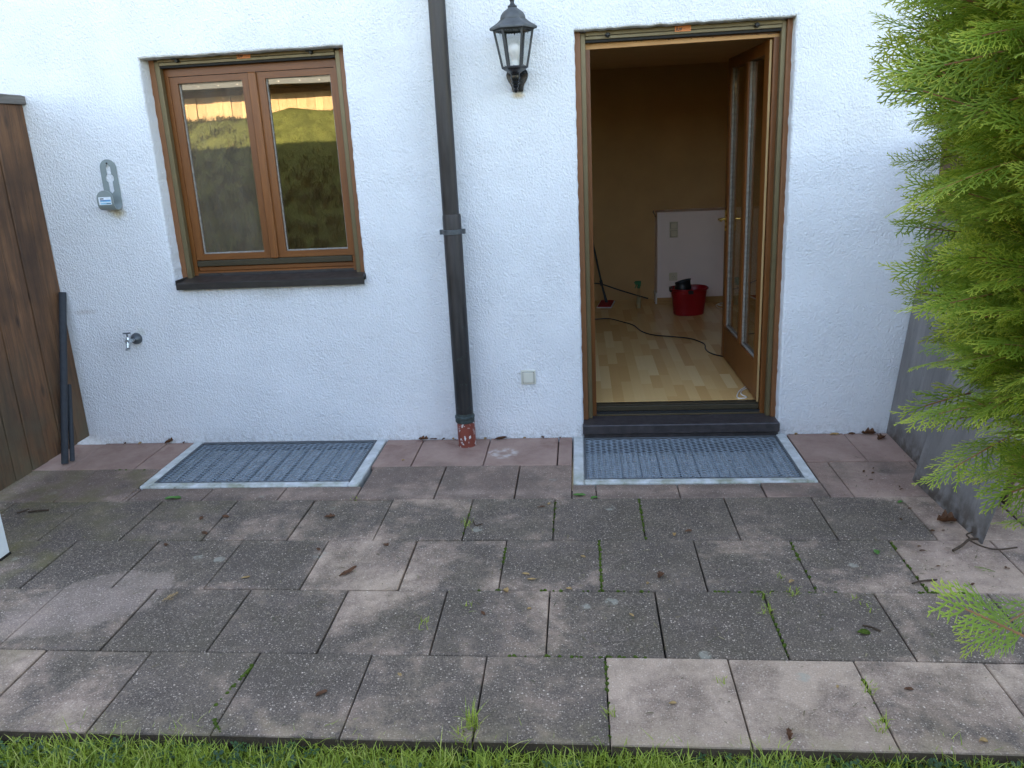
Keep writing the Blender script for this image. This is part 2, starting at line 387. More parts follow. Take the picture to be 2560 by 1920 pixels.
M['cable_black'] = simple("black_cable", (.010, .010, .011), .5)
M['cable_white'] = simple("white_cable", (.70, .66, .58), .5)
M['sticker_white'] = simple("white_label_paper", (.72, .75, .76), .5)
M['sticker_blue'] = simple("blue_print", (.02, .22, .50), .5)
M['sticker_cyan'] = simple("light_blue_print", (.22, .50, .66), .5)
M['shed'] = m_wood("raw_pale_shed_boards", (.34, .225, .115), (.50, .36, .20), 'Z', .75, .8)
M['shed_dark'] = m_wood("brown_rafter", (.085, .042, .02), (.14, .075, .035), 'Y', .8)
M['fascia'] = simple("grey_metal_trim", (.055, .070, .080), .45, .1, .5, .1)
M['roof'] = simple("brown_red_roof_tiles", (.18, .075, .05), .85, 0, .3, .3, 8)
M['rust'] = simple("rusty_screw", (.15, .08, .05), .7)

# ------------------------------------------------------------------ mesh helpers
class MB:
    def __init__(s): s.v = []; s.f = []; s.m = []; s.mi = 0
    def add(s, vs, fs):
        o = len(s.v); s.v.extend(tuple(q) for q in vs)
        for f in fs: s.f.append(tuple(i + o for i in f)); s.m.append(s.mi)
        return o
    def box(s, x0, x1, y0, y1, z0, z1, b=0.0):
        if x0 > x1: x0, x1 = x1, x0
        if y0 > y1: y0, y1 = y1, y0
        if z0 > z1: z0, z1 = z1, z0
        b = min(b, (x1 - x0) * .45, (y1 - y0) * .45, (z1 - z0) * .45)
        if b <= 0:
            s.add([(x0, y0, z0), (x1, y0, z0), (x1, y1, z0), (x0, y1, z0), (x0, y0, z1), (x1, y0, z1), (x1, y1, z1), (x0, y1, z1)],
                  [(0, 3, 2, 1), (4, 5, 6, 7), (0, 1, 5, 4), (1, 2, 6, 5), (2, 3, 7, 6), (3, 0, 4, 7)]); return
        P = {}; vs = []
        X = (x0, x1); Y = (y0, y1); Z = (z0, z1)
        for i in (0, 1):
            for j in (0, 1):
                for k in (0, 1):
                    c = (X[i], Y[j], Z[k]); sg = (1 - 2 * i, 1 - 2 * j, 1 - 2 * k)
                    for a in range(3):      # vertex lying on the face normal to axis a
                        q = [c[t] + (0 if t == a else sg[t] * b) for t in range(3)]
                        P[i, j, k, a] = len(vs); vs.append(q)
        fs = []
        ctr = np.array([(x0 + x1) / 2, (y0 + y1) / 2, (z0 + z1) / 2])
        def face(ids):
            q = np.array([vs[t] for t in ids]); n = np.cross(q[1] - q[0], q[2] - q[0])
            fs.append(tuple(ids) if n @ (q.mean(0) - ctr) > 0 else tuple(reversed(ids)))
        for a in range(3):
            o1, o2 = [t for t in range(3) if t != a]
            for e in (0, 1):
                ids = []
                for p, q in ((0, 0), (1, 0), (1, 1), (0, 1)):
                    key = [0, 0, 0]; key[a] = e; key[o1] = p; key[o2] = q; ids.append(P[(*key, a)])
                face(ids)
            for p in (0, 1):            # edges parallel to axis a
                for q in (0, 1):
                    k0 = [0, 0, 0]; k0[o1] = p; k0[o2] = q; k1 = list(k0); k1[a] = 1
                    face([P[(*k0, o1)], P[(*k1, o1)], P[(*k1, o2)], P[(*k0, o2)]])
        for i in (0, 1):
            for j in (0, 1):
                for k in (0, 1): face([P[i, j, k, 0], P[i, j, k, 1], P[i, j, k, 2]])
        s.add(vs, fs)
    def ring(s, x0, x1, z0, z1, l, r, b, t, y0, y1, side=0, rail=1):
        """mitred rectangular frame in the xz plane, members l, r, b, t wide; material index side / rail"""
        O = [(x0, z0), (x1, z0), (x1, z1), (x0, z1)]; I = [(x0 + l, z0 + b), (x1 - r, z0 + b), (x1 - r, z1 - t), (x0 + l, z1 - t)]; o = len(s.v)
        for y in (y0, y1):
            for x, z in O + I: s.v.append((x, y, z))
        for k in range(4):
            j = (k + 1) % 4
            for f in ((k, j, 4 + j, 4 + k), (8 + j, 8 + k, 12 + k, 12 + j), (j, k, 8 + k, 8 + j), (4 + k, 4 + j, 12 + j, 12 + k)):
                s.f.append(tuple(o + q for q in f)); s.m.append(rail if k in (0, 2) else side)
    def quad(s, a, b, c, d): s.add([a, b, c, d], [(0, 1, 2, 3)])
    def tube(s, pts, r, seg=12, cap=True, flat=None):
        pts = [Vector(p) for p in pts]; n = len(pts)
        rs = [r] * n if isinstance(r, (int, float)) else list(r)
        t0 = (pts[1] - pts[0]).normalized()
        up = Vector((0, 0, 1)) if abs(t0.z) < .9 else Vector((1, 0, 0))
        u = t0.cross(up).normalized(); vs = []; fs = []
        for i, p in enumerate(pts):
            t = (pts[min(i + 1, n - 1)] - pts[max(i - 1, 0)]).normalized()
            u = (u - t * u.dot(t)).normalized(); v = t.cross(u)
            for k in range(seg):
                a = 2 * math.pi * k / seg
                vs.append(p + (u * math.cos(a) + v * math.sin(a) * (flat or 1)) * rs[i])
        for i in range(n - 1):
            for k in range(seg):
                fs.append((i * seg + k, i * seg + (k + 1) % seg, (i + 1) * seg + (k + 1) % seg, (i + 1) * seg + k))
        if cap: fs.append(tuple(reversed(range(seg)))); fs.append(tuple((n - 1) * seg + k for k in range(seg)))
        s.add(vs, fs)
    def lathe(s, prof, origin=(0, 0, 0), axis='Z', seg=24, shape=None):
        """prof: (height, radius) list; shape(angle, i) scales the radius"""
        ox, oy, oz = origin; vs = []; fs = []; n = len(prof)
        for i, (h, r) in enumerate(prof):
            for k in range(seg):
                a = 2 * math.pi * k / seg; q = r * (shape(a, i) if shape else 1); c, d = q * math.cos(a), q * math.sin(a)
                vs.append({'Z': (ox + c, oy + d, oz + h), 'Y': (ox + c, oy - h, oz + d), 'X': (ox + h, oy + c, oz + d)}[axis])
        for i in range(n - 1):
            for k in range(seg):
                fs.append((i * seg + k, i * seg + (k + 1) % seg, (i + 1) * seg + (k + 1) % seg, (i + 1) * seg + k))
        fs.append(tuple(reversed(range(seg)))); fs.append(tuple((n - 1) * seg + k for k in range(seg)))
        s.add(vs, fs)
    def prism(s, poly, y0, y1):
        """poly: (x, z) outline, counter-clockwise seen from -y; extruded from y0 (front) to y1"""
        n = len(poly)
        s.add([(x, y0, z) for x, z in poly] + [(x, y1, z) for x, z in poly],
              [tuple(range(n)), tuple(n + i for i in reversed(range(n)))] + [((i + 1) % n, i, n + i, n + (i + 1) % n) for i in range(n)])

def link(name, me, mats, parent=None, smooth=False):
    for m in (mats if isinstance(mats, (list, tuple)) else [mats]): me.materials.append(m)
    if smooth:
        me.polygons.foreach_set('use_smooth', [True] * len(me.polygons))
        try: me.set_sharp_from_angle(angle=R(38))
        except Exception: pass
    o = bpy.data.objects.new(name, me); C.objects.link(o)
    if parent is not None: o.parent = parent
    return o
def make(name, mb, mats, parent=None, smooth=False):
    me = bpy.data.meshes.new(name); me.from_pydata(mb.v, [], mb.f)
    if any(mb.m): me.polygons.foreach_set('material_index', mb.m)
    me.update()
    return link(name, me, mats, parent, smooth)
def bx(name, mat, parent, *a): q = MB(); q.box(*a); return make(name, q, mat, parent)
def tag(o, label=None, cat=None, group=None, kind=None):
    if label: o['label'] = label
    if cat: o['category'] = cat
    if group: o['group'] = group
    if kind: o['kind'] = kind
    return o
def thing(name, label, cat, loc=(0, 0, 0), group=None):
    o = bpy.data.objects.new(name, None); C.objects.link(o); o.location = loc; o.empty_display_size = .1
    return tag(o, label, cat, group)
def place(o, parent, loc):
    """parent o (built in world coordinates) to an empty standing at loc"""
    o.parent = parent; o.matrix_parent_inverse = Matrix.Translation(-Vector(loc)); return o
def fast_mesh(name, V, F, tint=None):
    """V (n,3), F (m,3 or 4) numpy -> mesh, optional per-vertex tint"""
    me = bpy.data.meshes.new(name); k = F.shape[1]
    me.vertices.add(len(V)); me.vertices.foreach_set('co', np.ascontiguousarray(V, dtype=np.float32).ravel())
    me.loops.add(F.size); me.loops.foreach_set('vertex_index', np.ascontiguousarray(F, dtype=np.int32).ravel())
    me.polygons.add(len(F)); me.polygons.foreach_set('loop_start', np.arange(0, F.size, k, dtype=np.int32))
    me.polygons.foreach_set('loop_total', np.full(len(F), k, dtype=np.int32))
    if tint is not None:
        at = me.attributes.new('tint', 'FLOAT', 'POINT'); at.data.foreach_set('value', np.asarray(tint, dtype=np.float32))
    me.update(calc_edges=True); return me

# ================================================================== GROUND
def bank_z(y, x=0.0):
    Y = -y
    if Y < 4.9: return -.062
    if Y < 8.0: 
        t = (Y - 4.9) / 3.1; s = t * t * (3 - 2 * t) * .35 + t * .65
        return -.062 + 2.27 * s
    return 2.208 + .02 * (Y - 8)
def ground():
    xs = np.concatenate([[-300, -120, -50, -25], np.arange(-14, 14.1, .5), [25, 50, 120, 300]])
    ys = np.concatenate([np.arange(-2.43, -13, -.22), [-16, -22, -40, -90, -300]])
    V = []; 
    for y in ys:
        for x in xs:
            bump = .10 * mnoise.noise(Vector((x * .6, y * .6, 0))) + .05 * mnoise.noise(Vector((x * 1.7, y * 1.7, 3))) if y < -4.9 else 0
            if y < -4.9: bump += .13 * math.exp(-((x + 1.7) ** 2) / .5 - ((y + 8) ** 2) / .8)
            V.append((x, y, bank_z(y) + bump))
    nx, ny = len(xs), len(ys); F = []
    for j in range(ny - 1):
        for i in range(nx - 1): F.append((j * nx + i, (j + 1) * nx + i, (j + 1) * nx + i + 1, j * nx + i + 1))
    mb = MB(); mb.add(V, F)
    for x0, x1, y0, y1 in ((-300, -3, -2.43, 300), (7, 300, -2.43, 300), (-3, 7, 8, 300)):
        mb.quad((x0, y0, -.062), (x1, y0, -.062), (x1, y1, -.062), (x0, y1, -.062))
    return tag(make("ground", mb, M['ground'], smooth=True), kind='structure')
ground()

# ================================================================== PATIO: bed + slabs
LW = [(.178, 1.373, -.655), (2.487, 3.684, -.652)]          # light wells: x0, x1, front y
mb = MB()
def bed(x0, x1, y0, y1): mb.box(x0, x1, y0, y1, -.16, -.032)
bed(-3, 7, -2.425, -.668); bed(-3, .165, -.668, 0); bed(1.386, 2.474, -.668, 0); bed(3.697, 7, -.668, 0)
patio = tag(make("patio", mb, M['soil']), kind='structure')
ROWS = [(0.0, -.405), (-.405, -.818), (-.818, -1.228), (-1.228, -1.628), (-1.628, -2.030), (-2.030, -2.432)]
def slab(x0, x1, y0, y1, row, tone, smooth, green):
    g = .0028
    mb = MB(); cx, cy = (x0 + x1) / 2, (y0 + y1) / 2
    hx, hy = (x1 - x0) / 2 - g, (y0 - y1) / 2 - g * .8
    mb.box(-hx, hx, -hy, hy, -.040, 0, .0032)
    o = make("paving_slab", mb, M['slab'], patio)
    o.location = (cx, cy, random.uniform(-.0035, .0012)); o.rotation_euler = (R(random.uniform(-.28, .28)), R(random.uniform(-.28, .28)), R(random.uniform(-.22, .22)))
    o['tone'] = float(tone); o['smooth'] = float(smooth); o['green'] = float(green)
    return o
TONES = {2: {-1: .16, 0: .15, 1: .16, 2: .20, 3: .34, 4: .44, 5: .18, 6: .08, 7: .08, 8: .14, 9: .30, 10: .6},
         3: {-1: .12, 0: .12, 1: .20, 2: .14, 3: .50, 4: .46, 5: .18, 6: .10, 7: .24, 8: .24, 9: .62, 10: .6},
         4: {-1: .3, 0: .30, 1: .34, 2: .04, 3: .24, 4: .50, 5: .26, 6: .12, 7: .04, 8: .22, 9: .36, 10: .4},
         5: {-1: .58, 0: .56, 1: .48, 2: .30, 3: .22, 4: .36, 5: .24, 6: .84, 7: .86, 8: .76, 9: .66, 10: .6}}
for r, (ya, yb) in enumerate(ROWS):
    off = 0.0 if r % 2 == 0 else .2
    for i in range(-4, 14):
        x0 = off + .4 * i + random.uniform(-.0015, .0015); x1 = off + .4 * (i + 1)
        if x1 < -1.3 or x0 > 5.4: continue
        if r == 0:
            segs = [(x0, x1, ya - .004, yb)]
            for wx0, wx1, wy in LW:
                out = []
                for a, b, c, d in segs:
                    if b <= wx0 - .006 or a >= wx1 + .006: out.append((a, b, c, d))
                    else:
                        if a < wx0 - .03: out.append((a, wx0 - .006, c, d))
                        if b > wx1 + .03: out.append((wx1 + .006, b, c, d))
                segs = out
        elif r == 1:
            segs = [(x0, x1, ya, yb)]
            for wx0, wx1, wy in LW:
                out = []
                for a, b, c, d in segs:
                    if b <= wx0 - .006 or a >= wx1 + .006 or d >= wy: out.append((a, b, c, d)); continue
                    if c <= wy: out.append((a, b, c, d)); continue
                    if a < wx0 - .03: out.append((a, wx0 - .006, c, d)); a = wx0 - .006
                    tail = None
                    if b > wx1 + .03: tail = (wx1 + .006, b, c, d); b = wx1 + .006
                    out.append((a, b, wy - .007, d))
                    if tail: out.append(tail)
                segs = out
        else: segs = [(x0, x1, ya, yb)]
        for a, b, c, d in segs:
            if r == 0: t, s, gr = .5, 1.0, 0
            elif r == 1: t, s, gr = (.28 if a < 3.2 else .5), (.72 if a > 3.3 else .38), (.75 if a < -.15 else .05)
            else: t, s, gr = TONES[r].get(i, .3) + random.uniform(-.03, .03), (.3 if (r in (2, 3) and a > 3.7) else 0.0), (.8 if a < -.1 else .45 if a < .45 and r in (2, 5) else .12)
            slab(a, b, c, d, r, t, s, gr)

# ================================================================== HOUSE
house = thing("house", "white rough rendered house with a brown timber window and an open patio door", "house", (2, .1, 0))
HL = (2, .1, 0)
def H(o): return place(o, house, HL)
WX0, WX1, WZ0, WZ1 = .210, 1.335, .972, 2.204
DX0, DX1, DZ0, DZ1 = 2.546, 3.641, .0, 2.203
def facade():
    mb = MB(); c = .06; T = .30
    XL, XR, ZB, ZT = -7., 11., -1.2, 5.2
    def rect(x0, x1, z0, z1, y=0.0):
        if y == 0: mb.quad((x0, y, z0), (x1, y, z0), (x1, y, z1), (x0, y, z1))
        else: mb.quad((x1, y, z0), (x0, y, z0), (x0, y, z1), (x1, y, z1))
    ops = [(WX0, WX1, WZ0, WZ1), (DX0, DX1, DZ0, DZ1)]
    xs = [XL]; 
    for a, b, d, e in ops:
        rect(xs[-1], a - c, ZB, ZT); rect(a - c, b + c, ZB, d - c); rect(a - c, b + c, e + c, ZT); xs.append(b + c)
    rect(xs[-1], XR, ZB, ZT)
    for a, b, d, e in ops:
        outer = []; inner = []
        def edge(p, q, po, qo, n):
            for i in range(n):
                t = i / n; outer.append((po[0] + (qo[0] - po[0]) * t, po[1] + (qo[1] - po[1]) * t)); inner.append((p[0] + (q[0] - p[0]) * t, p[1] + (q[1] - p[1]) * t))
        I = [(a, d), (b, d), (b, e), (a, e)]; O = [(a - c, d - c), (b + c, d - c), (b + c, e + c), (a - c, e + c)]
        for i in range(4):
            L = math.dist(I[i], I[(i + 1) % 4]); edge(I[i], I[(i + 1) % 4], O[i], O[(i + 1) % 4], int(L / .022))
        n = len(inner); cx, cz = (a + b) / 2, (d + e) / 2
        jit = []
        for i, (x, z) in enumerate(inner):
            q = .0042 * mnoise.noise(Vector((x * 22, z * 22, 5))) + .0022 * mnoise.noise(Vector((x * 60, z * 60, 9)))
            jit.append(q)
        def expand(k):
            out = []
            for (x, z), q in zip(inner, jit):
                dx = -1 if x <= a + 1e-6 else (1 if x >= b - 1e-6 else 0); dz = -1 if z <= d + 1e-6 else (1 if z >= e - 1e-6 else 0)
                out.append((x + dx * (k + q), z + dz * (k + q)))
            return out
        rings = [[(x, 0, z) for x, z in outer], [(x, 0, z) for x, z in expand(.010)], [(x, .0035, z) for x, z in expand(.0035)], [(x, .011, z) for x, z in expand(0)], [(x, T, z) for x, z in expand(0)]]
        vs = [p for rg in rings for p in rg]
        fs = []
        for k in range(len(rings) - 1):
            for i in range(n):
                j = (i + 1) % n; fs.append((k * n + i, k * n + j, (k + 1) * n + j, (k + 1) * n + i))
        mb.add(vs, fs)
    mb.quad((XL, T, ZB), (XL, 0, ZB), (XL, 0, ZT), (XL, T, ZT)); mb.quad((XR, 0, ZB), (XR, T, ZB), (XR, T, ZT), (XR, 0, ZT))
    mb.quad((XL, 0, ZT), (XR, 0, ZT), (XR, T, ZT), (XL, T, ZT))
    # inner skin outside the room, rear and side walls
    rect(XL, WX0 - .9, ZB, ZT, T); rect(4.5, XR, ZB, ZT, T); rect(WX0 - .9, 4.5, 2.45, ZT, T); rect(WX0 - .9, 4.5, ZB, .02, T)
    mb.box(XL, XL + .3, T, 7.7, -.3, ZT); mb.box(XR - .3, XR, T, 7.7, -.3, ZT); mb.box(XL, XR, 7.7, 8.0, -.3, ZT)
    return H(make("rendered_wall", mb, M['plaster']))
facade()
mb = MB()
for sgn in (0, 1):
    ya, yb = (-.62, 4.0) if not sgn else (8.62, 4.0); za, zb = 5.2 - .0, 7.1
    vs = [(-7.4, ya, za), (11.4, ya, za), (11.4, yb, zb), (-7.4, yb, zb), (-7.4, ya, za + .16), (11.4, ya, za + .16), (11.4, yb, zb + .16), (-7.4, yb, zb + .16)]
    mb.add(vs, [(0, 3, 2, 1), (4, 5, 6, 7), (0, 1, 5, 4), (1, 2, 6, 5), (2, 3, 7, 6), (3, 0, 4, 7)])
H(make("roof", mb, M['roof']))
for xg in (-6.99, 10.99):
    mb = MB(); mb.add([(xg, .3, 5.2), (xg, 7.7, 5.2), (xg, 4, 7.05)], [(0, 2, 1) if xg < 0 else (0, 1, 2)]); H(make("gable_wall", mb, M['plaster']))

def lettering(name, text, size, loc, mat, parent, ital=True):
    cu = bpy.data.curves.new(name, 'FONT'); cu.body = text; cu.size = size; cu.extrude = .0004; cu.shear = .25 if ital else 0; cu.offset = size * .028
    cu.align_x = 'LEFT'; cu.align_y = 'BOTTOM_BASELINE'
    tmp = bpy.data.objects.new(name, cu); C.objects.link(tmp)
    dg = bpy.context.evaluated_depsgraph_get(); dg.update()
    me = bpy.data.meshes.new_from_object(tmp.evaluated_get(dg)); bpy.data.objects.remove(tmp); bpy.data.curves.remove(cu)
    me.name = name; me.materials.clear()
    me.transform(Matrix.Translation(loc) @ Matrix.Rotation(math.pi / 2, 4, 'X'))
    return link(name, me, mat, parent)

# ------------------------------------------------------------------ window
def window():
    # fixed frame is the mesh "window" itself
    mb = MB(); F0, F1 = .150, .215
    mb.ring(.222, 1.285, .985, 2.19, .065, .051, .037, .073, F0, F1)
    w_ = H(make("window", mb, [M['frame'], M['frame_h']]))
    def P(o): o.parent = w_; return o
    mb = MB(); mb.box(.287, 1.234, F0 + .010, F1, 1.0222, 1.050, .004); P(make("bottom_rail", mb, M['frame_h']))
    # casing in the reveal, guide rails, head box
    for x0, x1 in ((.2045, .2405), (1.288, 1.340)):
        bx("casing", M['casing'], w_, x0, x1, .100, .145, .990, 2.206, .002)
    for x0, x1 in ((.2405, .268), (1.262, 1.288)):
        bx("guide_rail", M['olive'], w_, x0, x1, .103, .140, .992, 2.198, .002)
    mb = MB(); mb.box(.268, 1.262, .092, .145, 2.188, 2.212, .002); hb = make("head_box", mb, M['olive'], w_)
    bx("head_profile", M['olive'], w_, .268, 1.262, .096, .145, 2.171, 2.187, .002)
    mb = MB(); mb.box(.268, 1.262, .105, .148, 2.160, 2.1705); make("gap_shade", mb, M['black_gap'], w_)  # black strip painting the shade in the gap under the head box
    for x in (.383, 1.137):
        mb = MB(); mb.lathe([(0, .011), (.016, .011), (.022, .008)], (x, .0955, 2.192), 'Y', 12); mb.box(x - .026, x - .006, .070, .082, 2.193, 2.202, .002)
        make("stop_knob", mb, M['black'], w_, True)
    bx("sticker", M['orange'], w_, .722, .798, .0895, .0915, 2.182, 2.208)
    lettering("lettering", "lug", .026, (.725, .0892, 2.188), M['ink'], w_)
    mb = MB()
    for z in (2.200, 2.194, 2.188): mb.box(.760, .794, .0888, .0894, z, z + .0012)
    make("print_lines", mb, M['casing'], w_)
    # sashes
    def sash(x0, x1, gx0, gx1, glass):
        z0, z1, gz0, gz1 = 1.090, 2.114, 1.124, 2.080; y0, y1 = .156, .212
        mb = MB(); mb.ring(x0, x1, z0, z1, gx0 - x0, x1 - gx1, gz0 - z0, z1 - gz1, y0, y1)
        s = make("sash", mb, [M['frame'], M['frame_h']], w_)
        mb = MB(); mb.box(gx0 - .004, gx1 + .004, .1790, .1830, gz0 - .004, gz1 + .004); g = make("pane", mb, glass, w_)
        mb = MB(); e = .0065
        mb.ring(gx0 + .0002, gx1 - .0002, gz0 + .0002, gz1 - .0002, e, e, e, .003, .172, .1788, 0, 0); make("glazing_seal", mb, M['silicone'], w_)
    sash(.2875, .765, .332, .706, M['pane_hazy']); sash(.771, 1.2335, .838, 1.209, M['pane'])
    mb = MB(); mb.box(.746, .793, .140, .158, 1.088, 2.116, .004); make("meeting_strip", mb, M['frame'], w_)
    mb = MB(); mb.box(.290, 1.232, .146, .160, 1.052, 1.086, .003); make("weather_bar", mb, M['olive_dark'], w_)
    # metal sill
    mb = MB()
    prof = [(.150, 1.000), (.150, .982), (-.036, .970), (-.036, .948), (-.040, .948), (-.042, .982), (-.036, .985), (.146, .997)]
    vs = [(x, y, z) for x in (.236, 1.341) for y, z in prof]; n = len(prof)
    mb.add(vs, [tuple(range(n)), tuple(n + i for i in reversed(range(n)))] + [((i + 1) % n, i, n + i, n + (i + 1) % n) for i in range(n)])
    mb.box(.236, .239, -.040, .145, .970, 1.003); mb.box(1.338, 1.341, -.040, .145, .970, 1.003)
    s = make("sill", mb, M['sill'], w_)
    mb = MB()
    for x in (.43, .76, 1.10): mb.lathe([(0, .005), (.003, .005), (.005, .003)], (x, .149, 1.006), 'Y', 8)
    mb.box(.287, 1.234, .1492, .152, .998, 1.012); make("sill_upstand", mb, M['sill'], w_)
    return w_
window()

# ------------------------------------------------------------------ patio door
def door():
    mb = MB(); F0, F1 = .130, .200
    mb.ring(2.590, 3.616, .0795, 2.19, .0345, .0485, .003, .051, F0 + .0015, F1)
    d = H(make("patio_door", mb, [M['frame'], M['frame_h']]))
    # bare, worn lower edge of the head
    mb = MB(); mb.add([(2.6015, .1285, 2.121), (3.5925, .1285, 2.125), (3.5925, .1285, 2.141), (2.6015, .1285, 2.150), (2.6015, .199, 2.121), (3.5925, .199, 2.125), (3.5925, .199, 2.1385), (2.6015, .199, 2.1385)],
                      [(0, 1, 2, 3), (4, 7, 6, 5), (0, 4, 5, 1), (3, 2, 6, 7), (1, 5, 6, 2), (0, 3, 7, 4)])
    make("bare_edge", mb, M['bare'], d)
    mb = MB()
    for i in range(26):
        x = random.uniform(2.68, 3.57); z = 2.1495 - (x - 2.6) * .0092 - random.uniform(.001, .0035); ww = random.uniform(.002, .007)
        mb.box(x, x + ww, .1272, .1284, z, z + random.uniform(.002, .004))
    make("paint_chip", mb, M['twig'], d)['kind'] = 'stuff'
    for x0, x1 in ((2.541, 2.5755), (3.6165, 3.647)): bx("casing", M['casing'], d, x0, x1, .066, .128, .079, 2.206, .002)
    for x0, x1 in ((2.5755, 2.6015), (3.5925, 3.6165)): bx("guide_rail", M['olive'], d, x0, x1, .086, .128, .078, 2.198, .002)
    mb = MB(); mb.box(2.6015, 3.5925, .078, .128, 2.181, 2.208, .002); make("head_box", mb, M['olive'], d); bx("head_profile", M['olive'], d, 2.6015, 3.5925, .082, .128, 2.163, 2.180, .002)
    mb = MB(); mb.box(2.6015, 3.5925, .092, .1282, 2.1505, 2.1625); make("gap_shade", mb, M['black_gap'], d)  # black strip painting in the shaded gap below the door's head box
    for x in (2.717, 3.466):
        mb = MB(); mb.lathe([(0, .0125), (.016, .0125), (.022, .009)], (x, .0815, 2.181), 'Y', 14); mb.box(x - .012, x + .012, .052, .060, 2.176, 2.184, .002)
        make("stop_knob", mb, M['black'], d, True)
    bx("sticker", M['orange'], d, 3.058, 3.139, .0755, .0775, 2.174, 2.2015)
    lettering("lettering", "lug", .027, (3.062, .0752, 2.180), M['ink'], d)
    mb = MB()
    for z in (2.194, 2.1875, 2.181): mb.box(3.100, 3.134, .0748, .0754, z, z + .0012)
    make("print_lines", mb, M['casing'], d)
    # threshold rail and stone step
    mb = MB(); mb.box(2.6245, 3.5675, .152, .235, .100, .1285, .002); make("threshold_rail", mb, M['olive_dark'], d)
    bx("threshold_ridge", M['olive_dark'], d, 2.6245, 3.5675, .170, .180, .1287, .1345, .001)
    mb = MB(); mb.box(2.6245, 3.5675, .133, .152, .083, .099); make("threshold_seal", mb, M['black_gap'], d)
    mb = MB(); mb.box(2.6245, 3.5675, .128, .134, .0815, .0865); make("threshold_lip", mb, M['olive'], d)
    mb = MB(); mb.box(2.5415, 3.6455, -.034, .134, .022, .0785, .005); s = make("stone_step", mb, M['stone'], d)
    mb = MB(); mb.box(2.548, 3.640, -.018, .13, -.10, .0215); make("step_base", mb, M['stone'], d)
    # open leaf, turned into the room about its right edge
    x0, x1 = 3.553, 3.612; Y0, Y1 = .165, 1.195; zb, zt = .142, 2.118
    g = [(.705, 1.120), (.262, .640)]; gz0, gz1 = .362, 2.052
    mb = MB()
    mb.box(x0, x1, Y0, g[1][0], zb, zt, .003)
    leaf = make("door_leaf", mb, M['leaf_wood'], d)
    leafrot = Matrix.Translation((x0, Y0, 0)) @ Matrix.Rotation(R(1.2), 4, 'Z') @ Matrix.Translation((-x0, -Y0, 0))
    kids = [bx("muntin", M['leaf_wood'], leaf, x0, x1, g[1][1], g[0][0], gz0, gz1, .003), bx("lock_stile", M['leaf_wood'], leaf, x0, x1, g[0][1], Y1, zb, zt, .003)]
    mb = MB(); mb.box(x0 + .001, x1, g[1][0], g[0][1], zb, gz0, .003); kids.append(make("bottom_panel", mb, M['leaf_wood'], leaf))
    mb = MB(); mb.box(x0 + .001, x1, g[1][0], g[0][1], gz1, zt, .003); kids.append(make("top_rail", mb, M['leaf_wood'], leaf))
    for a, b in g:
        mb = MB(); mb.box(3.580, 3.584, a, b, gz0, gz1); kids.append(make("pane", mb, M['pane'], leaf))
        mb = MB(); mb.box(3.566, 3.5795, a, b, gz0, gz0 + .012, .002); kids.append(make("glazing_seal", mb, M['silicone'], leaf)); mb = MB(); mb.box(3.566, 3.5795, b - .009, b, gz0 + .0122, gz1, .002); kids.append(make("glazing_seal", mb, M['silicone'], leaf))
    bh = MB(); bh.mi = 0
    bh.box(x0 - .006, x0, 1.135, 1.168, 1.02, 1.16, .002); bh.tube([(x0 - .006, 1.152, 1.10), (x0 - .045, 1.152, 1.10), (x0 - .05, 1.14, 1.10), (x0 - .05, 1.06, 1.10)], .008, 10)
    bh.box(x1, x1 + .006, 1.135, 1.168, 1.02, 1.16, .002); bh.tube([(x1 + .006, 1.152, 1.10), (x1 + .045, 1.152, 1.10), (x1 + .05, 1.14, 1.10), (x1 + .05, 1.06, 1.10)], .008, 10)
    bh.box(x0 + .015, x1 - .015, Y1, Y1 + .003, .95, 1.2)
    kids.append(make("handle", bh, M['brass'], leaf, True))
    mb = MB(); mb.box(x0 - .0010, x0 + .010, .150, .1580, .142, 2.116, .001); kids.append(make("edge_strip", mb, M['pale'], leaf))
    leaf.matrix_world = leafrot
    return d
door()

